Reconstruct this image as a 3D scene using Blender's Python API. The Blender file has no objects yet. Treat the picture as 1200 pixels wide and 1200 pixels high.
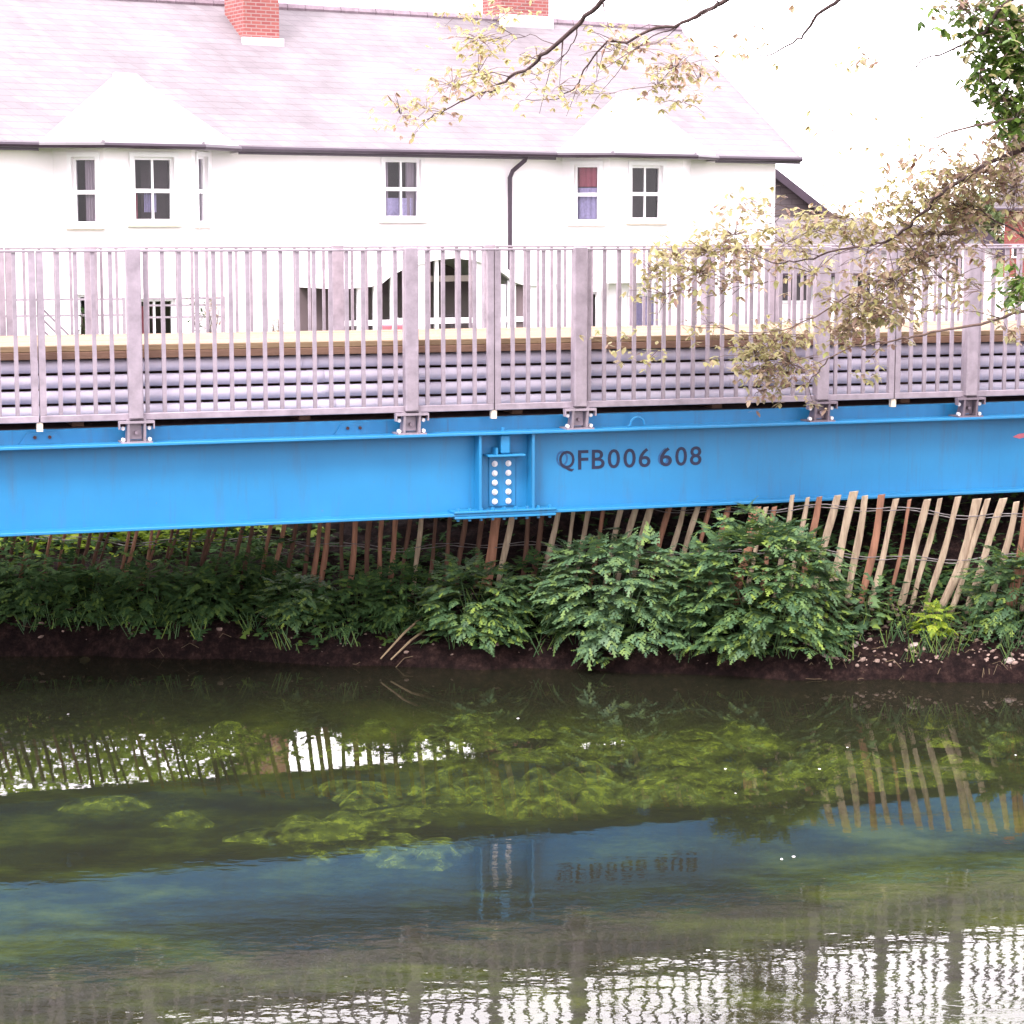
import bpy, math, random
from mathutils import Vector, Matrix, Euler
R = math.radians
random.seed(7)
sc = bpy.context.scene
COL = sc.collection

# ------------------------------------------------------------------ camera geometry
F = 2600.0; H = 3.23; P = math.atan(336/2600)
def ray(px, py):
    x = (px-600)/F; y = -(py-600)/F
    c, s = math.cos(P), math.sin(P)
    return Vector((x, c+y*s, -s+y*c))
def at(px, py, Y):
    r = ray(px, py); t = Y/r.y
    return Vector((r.x*t, Y, H+r.z*t))
class Frame:
    def __init__(s, O, deg, z0=0):
        s.O = O; s.th = R(deg); s.z0 = z0
        s.u = (math.cos(s.th), math.sin(s.th)); s.n = (-math.sin(s.th), math.cos(s.th))
    def hit(s, px, py, v=0.0):
        r = ray(px, py)
        D = s.O[0]*s.n[0]+s.O[1]*s.n[1]+v
        t = D/(r.x*s.n[0]+r.y*s.n[1])
        x, y, z = r.x*t, r.y*t, H+r.z*t
        return ((x-s.O[0])*s.u[0]+(y-s.O[1])*s.u[1], z-s.z0)
    def world(s, u, v, z=0):
        return Vector((s.O[0]+u*s.u[0]+v*s.n[0], s.O[1]+u*s.u[1]+v*s.n[1], z+s.z0))
    def local(s, p):
        dx, dy = p[0]-s.O[0], p[1]-s.O[1]
        return Vector((dx*s.u[0]+dy*s.u[1], dx*s.n[0]+dy*s.n[1], p[2]-s.z0))

# ------------------------------------------------------------------ mesh builder
class MB:
    def __init__(s): s.v = []; s.f = []; s.m = []
    def add(s, vs, fs, mi=0):
        b = len(s.v); s.v += [tuple(p) for p in vs]
        s.f += [tuple(b+i for i in f) for f in fs]; s.m += [mi]*len(fs)
        return s
    def box(s, x0, x1, y0, y1, z0, z1, mi=0, bev=0):
        if bev > 0:
            b = min(bev, (x1-x0)*.45, (y1-y0)*.45, (z1-z0)*.45)
            vs = []
            for z, iz in ((z0, 0), (z1, 1)):
                pass
            # chamfered box: 24 verts
            def V(sx, sy, sz, ax):
                p = [x0 if sx < 0 else x1, y0 if sy < 0 else y1, z0 if sz < 0 else z1]
                s_ = (sx, sy, sz)
                for k in range(3):
                    if k != ax: p[k] -= s_[k]*b
                return tuple(p)
            idx = {}; vs = []
            for sx in (-1, 1):
                for sy in (-1, 1):
                    for sz in (-1, 1):
                        for ax in range(3):
                            idx[(sx, sy, sz, ax)] = len(vs); vs.append(V(sx, sy, sz, ax))
            fs = []
            def q(*k): fs.append([idx[i] for i in k])
            for sg in (-1, 1):
                o = (lambda l: l if sg > 0 else l[::-1])
                fs.append(o([idx[(sg, a, b_, 0)] for a, b_ in ((-1, -1), (1, -1), (1, 1), (-1, 1))]))
                fs.append(o([idx[(a, sg, b_, 1)] for a, b_ in ((-1, -1), (-1, 1), (1, 1), (1, -1))]))
                fs.append(o([idx[(a, b_, sg, 2)] for a, b_ in ((-1, -1), (1, -1), (1, 1), (-1, 1))]))
            for a in (-1, 1):
                for c in (-1, 1):
                    k = a*c
                    e = [idx[(a, c, -1, 0)], idx[(a, c, -1, 1)], idx[(a, c, 1, 1)], idx[(a, c, 1, 0)]]; fs.append(e if k > 0 else e[::-1])
                    e = [idx[(-1, a, c, 1)], idx[(-1, a, c, 2)], idx[(1, a, c, 2)], idx[(1, a, c, 1)]]; fs.append(e if k > 0 else e[::-1])
                    e = [idx[(a, -1, c, 2)], idx[(a, -1, c, 0)], idx[(a, 1, c, 0)], idx[(a, 1, c, 2)]]; fs.append(e if k > 0 else e[::-1])
                    for d in (-1, 1):
                        e = [idx[(a, c, d, 0)], idx[(a, c, d, 1)], idx[(a, c, d, 2)]]; fs.append(e if a*c*d > 0 else e[::-1])
            return s.add(vs, fs, mi)
        vs = [(x0, y0, z0), (x1, y0, z0), (x1, y1, z0), (x0, y1, z0), (x0, y0, z1), (x1, y0, z1), (x1, y1, z1), (x0, y1, z1)]
        return s.add(vs, [(0, 3, 2, 1), (4, 5, 6, 7), (0, 1, 5, 4), (1, 2, 6, 5), (2, 3, 7, 6), (3, 0, 4, 7)], mi)
    def prism(s, poly, y0, y1, axis='y', mi=0):
        n = len(poly)
        if axis == 'y': a = [(x, y0, z) for x, z in poly]+[(x, y1, z) for x, z in poly]
        elif axis == 'z': a = [(x, y, y0) for x, y in poly]+[(x, y, y1) for x, y in poly]
        else: a = [(y0, x, z) for x, z in poly]+[(y1, x, z) for x, z in poly]
        fs = [tuple(range(n)), tuple(range(2*n-1, n-1, -1))]+[(i, i+n, (i+1) % n+n, (i+1) % n) for i in range(n)]
        return s.add(a, fs, mi)
    def tube(s, pts, rad, n=8, mi=0, cap=True):
        pts = [Vector(p) for p in pts]
        if not isinstance(rad, (list, tuple)): rad = [rad]*len(pts)
        vs = []; fs = []
        prev = None
        for i, p in enumerate(pts):
            d = (pts[min(i+1, len(pts)-1)]-pts[max(i-1, 0)])
            if d.length < 1e-9: d = Vector((0, 0, 1))
            d.normalize()
            a = prev if prev is not None else (Vector((0, 0, 1)) if abs(d.z) < .9 else Vector((1, 0, 0)))
            x = (a-d*a.dot(d)).normalized(); y = d.cross(x); prev = x
            for k in range(n):
                t = 2*math.pi*k/n
                vs.append(p+(x*math.cos(t)+y*math.sin(t))*rad[i])
        for i in range(len(pts)-1):
            for k in range(n):
                fs.append((i*n+k, i*n+(k+1) % n, (i+1)*n+(k+1) % n, (i+1)*n+k))
        if cap:
            fs.append(tuple(range(n-1, -1, -1))); b = (len(pts)-1)*n; fs.append(tuple(b+k for k in range(n)))
        return s.add(vs, fs, mi)
    def bar(s, p, q, w, h, mi=0):      # rectangular bar between two points
        p = Vector(p); q = Vector(q); d = (q-p).normalized()
        up = Vector((0, 0, 1)) if abs(d.z) < .95 else Vector((0, 1, 0))
        x = d.cross(up).normalized()*w/2; y = x.cross(d).normalized()*h/2
        vs = [p-x-y, p+x-y, p+x+y, p-x+y, q-x-y, q+x-y, q+x+y, q-x+y]
        return s.add(vs, [(0, 3, 2, 1), (4, 5, 6, 7), (0, 1, 5, 4), (1, 2, 6, 5), (2, 3, 7, 6), (3, 0, 4, 7)], mi)
    def quad(s, a, b, c, d, mi=0): return s.add([a, b, c, d], [(0, 1, 2, 3)], mi)
    def build(s, name, mats, parent=None, smooth=False):
        me = bpy.data.meshes.new(name); me.from_pydata(s.v, [], s.f); me.update()
        if not isinstance(mats, (list, tuple)): mats = [mats]
        for m in mats: me.materials.append(m)
        if len(mats) > 1: me.polygons.foreach_set('material_index', s.m)
        if smooth: me.polygons.foreach_set('use_smooth', [True]*len(me.polygons))
        o = bpy.data.objects.new(name, me); COL.objects.link(o)
        if parent: o.parent = parent
        return o
def tag(o, label=None, cat=None, group=None, kind=None):
    if label: o['label'] = label
    if cat: o['category'] = cat
    if group: o['group'] = group
    if kind: o['kind'] = kind
    return o
def empty(name, loc, rz=0):
    o = bpy.data.objects.new(name, None); COL.objects.link(o); o.location = loc; o.rotation_euler.z = rz
    o.empty_display_size = .2
    return o

# ------------------------------------------------------------------ materials
def nodes(name):
    m = bpy.data.materials.new(name); m.use_nodes = True
    nt = m.node_tree; return m, nt, nt.nodes['Principled BSDF']
def L(nt, a, b): nt.links.new(a, b)
def coord(nt, scale=(1, 1, 1), kind='Object'):
    tc = nt.nodes.new('ShaderNodeTexCoord'); mp = nt.nodes.new('ShaderNodeMapping')
    mp.inputs['Scale'].default_value = scale; L(nt, tc.outputs[kind], mp.inputs['Vector']); return mp.outputs[0]
def noise(nt, vec, scale, detail=5, rough=.6):
    n = nt.nodes.new('ShaderNodeTexNoise'); n.inputs['Scale'].default_value = scale
    n.inputs['Detail'].default_value = detail; n.inputs['Roughness'].default_value = rough
    L(nt, vec, n.inputs['Vector']); return n
def ramp(nt, fac, stops):
    r = nt.nodes.new('ShaderNodeValToRGB'); L(nt, fac, r.inputs[0])
    el = r.color_ramp.elements
    while len(el) < len(stops): el.new(.5)
    for e, (p, c) in zip(el, stops): e.position = p; e.color = (*c, 1)
    return r
def mul(c, k): return tuple(min(1, x*k) for x in c)
def mat(name, col, rough=.7, var=.15, scale=6, bump=0, bscale=40, metal=0, col2=None, stretch=(1, 1, 1), spec=.5):
    m, nt, b = nodes(name)
    vec = coord(nt, stretch)
    n = noise(nt, vec, scale)
    c2 = col2 or mul(col, 1+var)
    r = ramp(nt, n.outputs[0], [(.3, mul(col, 1-var)), (.7, c2)])
    L(nt, r.outputs[0], b.inputs['Base Color'])
    b.inputs['Roughness'].default_value = rough; b.inputs['Metallic'].default_value = metal
    b.inputs['Specular IOR Level'].default_value = spec
    if bump:
        n2 = noise(nt, vec, bscale, 6)
        bp = nt.nodes.new('ShaderNodeBump'); bp.inputs['Strength'].default_value = bump; bp.inputs['Distance'].default_value = .02
        L(nt, n2.outputs[0], bp.inputs['Height']); L(nt, bp.outputs[0], b.inputs['Normal'])
    return m
def leafmat(name, stops, transl=.35, rough=.5, spec=.25):
    m, nt, b = nodes(name)
    g = nt.nodes.new('ShaderNodeNewGeometry')
    r = ramp(nt, g.outputs['Random Per Island'], stops)
    vec = coord(nt); n = noise(nt, vec, 3)
    mx = nt.nodes.new('ShaderNodeMix'); mx.data_type = 'RGBA'; mx.blend_type = 'MULTIPLY'; mx.inputs[0].default_value = .5
    L(nt, r.outputs[0], mx.inputs[6]); L(nt, n.outputs['Fac'], mx.inputs[7])
    hs = nt.nodes.new('ShaderNodeHueSaturation'); hs.inputs['Value'].default_value = 1.33
    L(nt, mx.outputs[2], hs.inputs['Color'])
    L(nt, hs.outputs[0], b.inputs['Base Color']); b.inputs['Roughness'].default_value = rough
    b.inputs['Specular IOR Level'].default_value = spec
    t = nt.nodes.new('ShaderNodeBsdfTranslucent'); L(nt, hs.outputs[0], t.inputs[0])
    ms = nt.nodes.new('ShaderNodeMixShader'); ms.inputs[0].default_value = transl
    L(nt, b.outputs[0], ms.inputs[1]); L(nt, t.outputs[0], ms.inputs[2])
    L(nt, ms.outputs[0], nt.nodes['Material Output'].inputs['Surface'])
    return m
def brickmat(name, c1, c2, mortar, bw, bh, mort=.012, offs=.5, axes='XZ', rough=.85, bump=.3, blotch=.25):
    m, nt, b = nodes(name)
    tc = nt.nodes.new('ShaderNodeTexCoord'); sp = nt.nodes.new('ShaderNodeSeparateXYZ'); cb = nt.nodes.new('ShaderNodeCombineXYZ')
    L(nt, tc.outputs['Object'], sp.inputs[0])
    if axes == 'XZ':
        ad = nt.nodes.new('ShaderNodeMath'); ad.operation = 'ADD'
        L(nt, sp.outputs['X'], ad.inputs[0]); L(nt, sp.outputs['Y'], ad.inputs[1]); L(nt, ad.outputs[0], cb.inputs['X'])
    else: L(nt, sp.outputs['X'], cb.inputs['X'])
    L(nt, sp.outputs['Z'], cb.inputs['Y'])
    br = nt.nodes.new('ShaderNodeTexBrick'); L(nt, cb.outputs[0], br.inputs['Vector'])
    br.inputs['Color1'].default_value = (*c1, 1); br.inputs['Color2'].default_value = (*c2, 1); br.inputs['Mortar'].default_value = (*mortar, 1)
    br.inputs['Scale'].default_value = 1; br.inputs['Brick Width'].default_value = bw; br.inputs['Row Height'].default_value = bh
    br.inputs['Mortar Size'].default_value = mort; br.offset = offs
    n = noise(nt, tc.outputs['Object'], .8, 6)
    rr = ramp(nt, n.outputs[0], [(.3, (1-blotch,)*3), (.7, (1, 1, 1))])
    mx = nt.nodes.new('ShaderNodeMix'); mx.data_type = 'RGBA'; mx.blend_type = 'MULTIPLY'; mx.inputs[0].default_value = 1
    L(nt, br.outputs[0], mx.inputs[6]); L(nt, rr.outputs[0], mx.inputs[7]); L(nt, mx.outputs[2], b.inputs['Base Color'])
    b.inputs['Roughness'].default_value = rough
    bp = nt.nodes.new('ShaderNodeBump'); bp.inputs['Strength'].default_value = bump; bp.inputs['Distance'].default_value = .02; bp.invert = True
    L(nt, br.outputs['Fac'], bp.inputs['Height']); L(nt, bp.outputs[0], b.inputs['Normal'])
    return m
def glassmat(name, tint=(.8, .8, .85)):
    m, nt, b = nodes(name); nt.nodes.remove(b)
    tr = nt.nodes.new('ShaderNodeBsdfTransparent'); tr.inputs[0].default_value = (*tint, 1)
    gl = nt.nodes.new('ShaderNodeBsdfGlossy'); gl.inputs['Roughness'].default_value = .03
    fr = nt.nodes.new('ShaderNodeFresnel'); fr.inputs[0].default_value = 1.45
    ms = nt.nodes.new('ShaderNodeMixShader')
    L(nt, fr.outputs[0], ms.inputs[0]); L(nt, tr.outputs[0], ms.inputs[1]); L(nt, gl.outputs[0], ms.inputs[2])
    L(nt, ms.outputs[0], nt.nodes['Material Output'].inputs['Surface']); return m

def bluemat():
    m, nt, b = nodes('blue_paint')
    vec = coord(nt)
    n = noise(nt, vec, 1.3, 7, .65)
    base = ramp(nt, n.outputs[0], [(.3, (.009, .148, .325)), (.7, (.014, .182, .385))])
    v2 = coord(nt, (2.2, 2.2, .25))
    n2 = noise(nt, v2, 6, 8, .7)          # rain streaks
    st = ramp(nt, n2.outputs[0], [(.52, (0, 0, 0)), (.72, (.5, .5, .5))])
    mx = nt.nodes.new('ShaderNodeMix'); mx.data_type = 'RGBA'
    L(nt, st.outputs[0], mx.inputs[0]); L(nt, base.outputs[0], mx.inputs[6]); mx.inputs[7].default_value = (.04, .11, .20, 1)
    # small scuffs
    n3 = noise(nt, vec, 22, 5, .7); s3 = ramp(nt, n3.outputs[0], [(.66, (0, 0, 0)), (.73, (.7, .7, .7))])
    mx2 = nt.nodes.new('ShaderNodeMix'); mx2.data_type = 'RGBA'
    L(nt, s3.outputs[0], mx2.inputs[0]); L(nt, mx.outputs[2], mx2.inputs[6]); mx2.inputs[7].default_value = (.10, .14, .20, 1)
    v4 = coord(nt, (3.5, 3.5, .12)); n4 = noise(nt, v4, 4.2, 6, .6); s4 = ramp(nt, n4.outputs[0], [(.62, (0, 0, 0)), (.74, (.42, .42, .42))])
    mx4 = nt.nodes.new('ShaderNodeMix'); mx4.data_type = 'RGBA'; L(nt, s4.outputs[0], mx4.inputs[0]); L(nt, mx2.outputs[2], mx4.inputs[6]); mx4.inputs[7].default_value = (.045, .06, .08, 1)
    L(nt, mx4.outputs[2], b.inputs['Base Color']); b.inputs['Roughness'].default_value = .42
    bp = nt.nodes.new('ShaderNodeBump'); bp.inputs['Strength'].default_value = .12; bp.inputs['Distance'].default_value = .01
    L(nt, n.outputs[0], bp.inputs['Height']); L(nt, bp.outputs[0], b.inputs['Normal'])
    return m

BLUE = bluemat()
GALV = mat('galvanised_steel', (.275, .232, .27), .5, .24, 9, .1, 60, metal=.25)
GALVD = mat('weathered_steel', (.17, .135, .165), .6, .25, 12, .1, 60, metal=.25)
PIPE = mat('grey_plastic_pipe', (.46, .42, .50), .5, .14, 3, spec=.5, stretch=(.4, 1, 1))
TIMB = mat('deck_timber', (.20, .135, .075), .8, .35, 3, .4, 30, stretch=(.3, 4, 4))
TIMBF = mat('fascia_timber', (.155, .085, .055), .8, .3, 3, .3, 30, stretch=(.3, 4, 4))
BROWNST = mat('dark_brown_steel', (.055, .022, .022), .9, .4, 12, .3)
INK = mat('stencil_ink', (.003, .008, .04), .6, .3, 30)
GHOST = mat('stencil_ghost', (.010, .075, .20), .6, .3, 30)
BOLT = mat('bolt_steel', (.72, .70, .72), .35, .1, 20, metal=.3)
RENDER_W = mat('white_render', (.82, .77, .80), .85, .04, 1.5, .15, 40)
PAINTW = mat('white_painted_frame', (.78, .76, .79), .5, .04, 3)
CREAM = mat('cream_sill', (.62, .52, .42), .7, .08, 3)
BLACKP = mat('black_gutter', (.035, .02, .035), .4, .2, 4)
GLASS = glassmat('window_glass')
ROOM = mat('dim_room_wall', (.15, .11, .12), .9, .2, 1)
CURT = mat('pale_curtain', (.5, .42, .46), .9, .1, 6, .3, 12, stretch=(5, 5, .3))
CURTP = mat('red_blind', (.50, .14, .18), .9, .1, 6)
CURTV = mat('lilac_net_curtain', (.55, .50, .72), .9, .15, 20)
SLATE = brickmat('roof_slate', (.162, .138, .155), (.192, .166, .182), (.132, .108, .122), .32, .135, .008, rough=.7, bump=.35, blotch=.38)
SLATEB = brickmat('bay_roof_slate', (.50, .46, .50), (.56, .52, .55), (.36, .32, .36), .30, .13, .006, rough=.7, bump=.4)  # paler than the main slate: light on these facets put into the colour
SLATED = brickmat('far_roof_slate', (.088, .070, .077), (.105, .085, .09), (.06, .046, .05), .35, .16, .012, rough=.8)
BRICK = brickmat('chimney_brick', (.24, .055, .055), (.30, .085, .075), (.30, .19, .18), .235, .078, .012)
BRICKF = brickmat('far_brick', (.20, .04, .036), (.23, .05, .044), (.20, .09, .08), .235, .078, .01)
LEAD = mat('lead_flashing', (.42, .40, .43), .5, .1, 4)
TILE = mat('ridge_tile', (.20, .15, .18), .8, .25, 5)
BARK = mat('tree_bark', (.055, .032, .030), .95, .35, 14, .8, 40)
PALEB = mat('pale_twig_bark', (.11, .07, .058), .9, .3, 20, .5, 60)
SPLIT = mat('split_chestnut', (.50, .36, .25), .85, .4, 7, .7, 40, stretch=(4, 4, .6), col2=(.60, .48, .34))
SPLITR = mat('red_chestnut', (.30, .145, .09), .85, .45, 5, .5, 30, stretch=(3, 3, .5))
SPLITD = mat('shaded_chestnut', (.11, .055, .036), .9, .35, 5, .5, 30, stretch=(3, 3, .5))  # darker copy of the chestnut, shade under the bridge put into its colour
WIRE = mat('fence_wire', (.22, .20, .20), .4, .2, 20, metal=.6)
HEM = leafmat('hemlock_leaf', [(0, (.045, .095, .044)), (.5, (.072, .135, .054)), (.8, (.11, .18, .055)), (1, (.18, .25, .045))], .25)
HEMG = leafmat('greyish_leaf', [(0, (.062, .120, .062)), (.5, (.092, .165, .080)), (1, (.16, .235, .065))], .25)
HEMD = leafmat('dark_herb_leaf', [(0, (.032, .068, .028)), (.7, (.055, .105, .036)), (1, (.10, .155, .034))], .2, .8, .03)  # leaf green darkened to carry the shade under the bridge
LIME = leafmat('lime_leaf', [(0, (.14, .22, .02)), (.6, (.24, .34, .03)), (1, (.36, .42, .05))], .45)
PALELEAF = leafmat('young_pale_leaf', [(0, (.28, .24, .13)), (.35, (.42, .38, .19)), (.7, (.50, .48, .21)), (1, (.38, .29, .20))], .6)
TANLEAF = leafmat('young_bronze_leaf', [(0, (.27, .17, .14)), (.4, (.42, .31, .24)), (.75, (.50, .42, .27)), (1, (.38, .40, .16))], .6)
GREENLEAF = leafmat('green_leaf', [(0, (.045, .085, .02)), (.6, (.085, .15, .025)), (1, (.15, .22, .04))], .4)
FARLEAF = leafmat('far_tree_leaf', [(0, (.09, .13, .05)), (1, (.18, .22, .09))], .3)
STONE = mat('pale_stone', (.30, .24, .22), .9, .3, 9, .5, 30)
LITTER = mat('bark_chips', (.21, .145, .12), .9, .7, 14, .5, 30)
STRAW = mat('dry_stalk', (.20, .145, .085), .85, .3, 9)

# ------------------------------------------------------------------ terrain
def edge(X):
    return 15.97-.15*X+.05*math.sin(X*2.1+.5)+.035*math.sin(X*5.3)+.02*math.sin(X*11.7+1)
def hsh(i, j):
    return math.sin(i*12.9898+j*78.233)*43758.5453 % 1
def vn(x, y):
    i, j = math.floor(x), math.floor(y); fx, fy = x-i, y-j
    fx = fx*fx*(3-2*fx); fy = fy*fy*(3-2*fy)
    a = hsh(i, j)*(1-fx)+hsh(i+1, j)*fx; b = hsh(i, j+1)*(1-fx)+hsh(i+1, j+1)*fx
    return a*(1-fy)+b*fy
def interp(s, T):
    if s <= T[0][0]: return T[0][1]
    for (a, za), (b, zb) in zip(T, T[1:]):
        if s <= b: return za+(zb-za)*(s-a)/(b-a)
    return T[-1][1]
PROF = [(-3, -.75), (-1.2, -.6), (-.35, -.35), (0, -.03), (.06, .10), (.16, .19), (.32, .29), (.5, .37), (.7, .44), (1.0, .52), (1.6, .60), (3, .62), (60, .62)]
def gz(X, Y):
    s = Y-edge(X)
    if s < -4:
        n = 7.6-Y+.1*math.sin(X*1.7)       # near bank
        z = interp(n, [(-2, -.75), (-.6, -.5), (0, 0), (.3, .35), (1.5, .9), (3.5, 1.6), (40, 1.65)])
    else: z = interp(s, PROF)
    if s > 1.0 and X > -3:
        f = min(1, max(0, (X+2.7)/1.6)); f = f*f*(3-2*f); g_ = min(1, max(0, (s-1.0)/1.5)); h_ = min(1, max(0, (14-s)/6))
        z += .50*f*g_*g_*(3-2*g_)*h_*max(0, min(1, (30-X)/15))  # bank raised behind the palings to cut light under the bridge
    if s > -.2: z += (vn(X*4, Y*4)-.5)*.10*min(1, max(0, (s+.1)*4))+(vn(X*11, Y*11)-.5)*.06*min(1, max(0, (s+.1)*4))+(vn(X*23, Y*23)-.5)*.03
    return z
def axis(segs):
    out = []
    for a, b, st in segs:
        n = max(1, int(round((b-a)/st))); out += [a+(b-a)*i/n for i in range(n)]
    return out+[segs[-1][1]]
xs = axis([(-400, -60, 40), (-60, -14, 3), (-14, -5, .5), (-5, 5, .06), (5, 14, .5), (14, 60, 3), (60, 400, 40)])
ss = axis([(-60, -8.5, 6), (-8.5, -6.5, .4), (-6.5, -.6, .35), (-.6, 2.2, .05), (2.2, 6, .4), (6, 60, 4), (60, 600, 60)])
m = MB()
vs = []
for s_ in ss:
    for x in xs:
        Y = edge(x)+s_ if -7 < s_ < 8 else 15.97+s_-(.15*x if abs(s_) < 9 and abs(x) < 60 else 0)*max(0, 1-abs(s_)/60)
        if s_ <= -8.5: Y = 7.5+(s_+8.5)
        elif s_ < -6: Y = 7.5+(edge(x)-6-7.5)*(s_+8.5)/2.5
        vs.append((x, Y, gz(x, Y)))
nx = len(xs); fs = [(j*nx+i, j*nx+i+1, (j+1)*nx+i+1, (j+1)*nx+i) for j in range(len(ss)-1) for i in range(nx-1)]
mg, nt, b = nodes('bank_and_grass')
vec = coord(nt); g = nt.nodes.new('ShaderNodeNewGeometry'); sp = nt.nodes.new('ShaderNodeSeparateXYZ'); L(nt, g.outputs['Position'], sp.inputs[0])
n1 = noise(nt, vec, 13, 10, .78)
soil = ramp(nt, n1.outputs[0], [(.30, (.004, .0022, .0026)), (.48, (.016, .0085, .0085)), (.58, (.036, .019, .017)), (.70, (.10, .058, .047))])
n2 = noise(nt, vec, 2.5, 8, .7)
grass = ramp(nt, n2.outputs[0], [(.3, (.035, .06, .01)), (.7, (.08, .12, .02))])
mr = nt.nodes.new('ShaderNodeMapRange'); L(nt, sp.outputs['Y'], mr.inputs[0]); mr.inputs[1].default_value = 22.5; mr.inputs[2].default_value = 25
mx = nt.nodes.new('ShaderNodeMix'); mx.data_type = 'RGBA'; L(nt, mr.outputs[0], mx.inputs[0]); L(nt, soil.outputs[0], mx.inputs[6]); L(nt, grass.outputs[0], mx.inputs[7])
# river mud below the water line with weedy green patches
nw = noise(nt, coord(nt, (.8, 1.25, 1)), 1.9, 9, .62)
nl = noise(nt, coord(nt, (.6, 1, 1)), .42, 2, .5)
nadd = nt.nodes.new('ShaderNodeMath'); nadd.operation = 'MULTIPLY_ADD'; L(nt, nl.outputs[0], nadd.inputs[0]); nadd.inputs[1].default_value = .55; L(nt, nw.outputs[0], nadd.inputs[2])
bed = ramp(nt, nadd.outputs[0], [(.60, (.016, .015, .007)), (.72, (.040, .050, .010)), (.82, (.10, .135, .016)), (.95, (.22, .27, .028))])
mr2 = nt.nodes.new('ShaderNodeMapRange'); L(nt, sp.outputs['Z'], mr2.inputs[0]); mr2.inputs[1].default_value = -.2; mr2.inputs[2].default_value = -.4; mr2.clamp = True
mx3 = nt.nodes.new('ShaderNodeMix'); mx3.data_type = 'RGBA'; L(nt, mr2.outputs[0], mx3.inputs[0]); L(nt, mx.outputs[2], mx3.inputs[6]); L(nt, bed.outputs[0], mx3.inputs[7])
L(nt, mx3.outputs[2], b.inputs['Base Color']); b.inputs['Roughness'].default_value = .9; b.inputs['Specular IOR Level'].default_value = .1
bp = nt.nodes.new('ShaderNodeBump'); bp.inputs['Strength'].default_value = 1; bp.inputs['Distance'].default_value = .09
n3 = noise(nt, vec, 18, 8, .75); L(nt, n3.outputs[0], bp.inputs['Height']); L(nt, bp.outputs[0], b.inputs['Normal'])
m.add(vs, fs); tag(m.build('ground', mg, smooth=True), kind='structure')

# water sheet
mw, nt, b = nodes('river_water'); nt.nodes.remove(b)
vec = coord(nt, (1, 1, 1))
w1 = noise(nt, coord(nt, (1.0, 1.9, 1)), 2.6, 3, .5); w2 = noise(nt, coord(nt, (1.0, 1.6, 1)), 11, 3, .5)
# calmer by the far bank, livelier near the camera: wind fetch
g = nt.nodes.new('ShaderNodeNewGeometry'); sp = nt.nodes.new('ShaderNodeSeparateXYZ'); L(nt, g.outputs['Position'], sp.inputs[0])
mr = nt.nodes.new('ShaderNodeMapRange'); L(nt, sp.outputs['Y'], mr.inputs[0]); mr.inputs[1].default_value = 12.5; mr.inputs[2].default_value = 9.0; mr.interpolation_type = 'SMOOTHSTEP'
mr.inputs[3].default_value = .3; mr.inputs[4].default_value = 2.6
ad = nt.nodes.new('ShaderNodeMath'); ad.operation = 'MULTIPLY_ADD'; L(nt, w2.outputs[0], ad.inputs[0]); ad.inputs[1].default_value = .22; L(nt, w1.outputs[0], ad.inputs[2])
mm = nt.nodes.new('ShaderNodeMath'); mm.operation = 'MULTIPLY'; L(nt, ad.outputs[0], mm.inputs[0]); L(nt, mr.outputs[0], mm.inputs[1])
bp = nt.nodes.new('ShaderNodeBump'); bp.inputs['Strength'].default_value = 1; bp.inputs['Distance'].default_value = .0009; L(nt, mm.outputs[0], bp.inputs['Height'])
gl = nt.nodes.new('ShaderNodeBsdfGlossy'); gl.inputs['Roughness'].default_value = .0; L(nt, bp.outputs[0], gl.inputs['Normal'])
tr = nt.nodes.new('ShaderNodeBsdfTransparent'); tr.inputs[0].default_value = (.80, .84, .62, 1)
df = nt.nodes.new('ShaderNodeBsdfDiffuse'); df.inputs[0].default_value = (.036, .038, .024, 1)
mt = nt.nodes.new('ShaderNodeMixShader'); mt.inputs[0].default_value = .26; L(nt, tr.outputs[0], mt.inputs[1]); L(nt, df.outputs[0], mt.inputs[2])
fr = nt.nodes.new('ShaderNodeFresnel'); fr.inputs[0].default_value = 1.35; L(nt, bp.outputs[0], fr.inputs['Normal'])
ms = nt.nodes.new('ShaderNodeMixShader'); L(nt, fr.outputs[0], ms.inputs[0]); L(nt, mt.outputs[0], ms.inputs[1]); L(nt, gl.outputs[0], ms.inputs[2])
L(nt, ms.outputs[0], nt.nodes['Material Output'].inputs['Surface'])
WATER = mw
m = MB(); m.add([(-60, 6.5, 0), (60, 6.5, 0), (60, 16.97-.15*60+1, 0), (0, 16.9, 0), (-60, 16.97+9+1, 0)], [(0, 1, 2, 3, 4)])
tag(m.build('river_water', WATER), kind='structure')

# ------------------------------------------------------------------ leaves
def lobed(L_, W, n=4, j=.15):
    """jagged lobed leaflet outline in the xy-plane, stem at origin, tip at (L_,0)"""
    top = []
    for i in range(n):
        a = (i+.25)/n; c = (i+.75)/n
        w = W*math.sin(math.pi*min(.97, a*.8+.15))*(1+random.uniform(-j, j))
        top += [(L_*a, w*.42), (L_*(a+.22), w)]
        top += [(L_*c+.02*L_, w*.35)]
    pts = [(0, 0)]+top+[(L_, 0)]+[(x, -y) for x, y in reversed(top)]
    return pts
def compound(Ln, pairs=4):
    """divided leaf: list of outlines (each list of xy)"""
    out = []
    for i in range(pairs):
        t = .25+.6*i/pairs
        l = Ln*.46*(1-.62*i/pairs)
        for sgn in (-1, 1):
            ang = sgn*R(62-8*i+random.uniform(-6, 6)); c, s = math.cos(ang), math.sin(ang)
            out.append([(Ln*t+x*c-y*s, x*s+y*c) for x, y in lobed(l, l*.34, 3)])
    out.append([(Ln*.78+x, y) for x, y in lobed(Ln*.30, Ln*.11, 3)])
    return out
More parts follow.
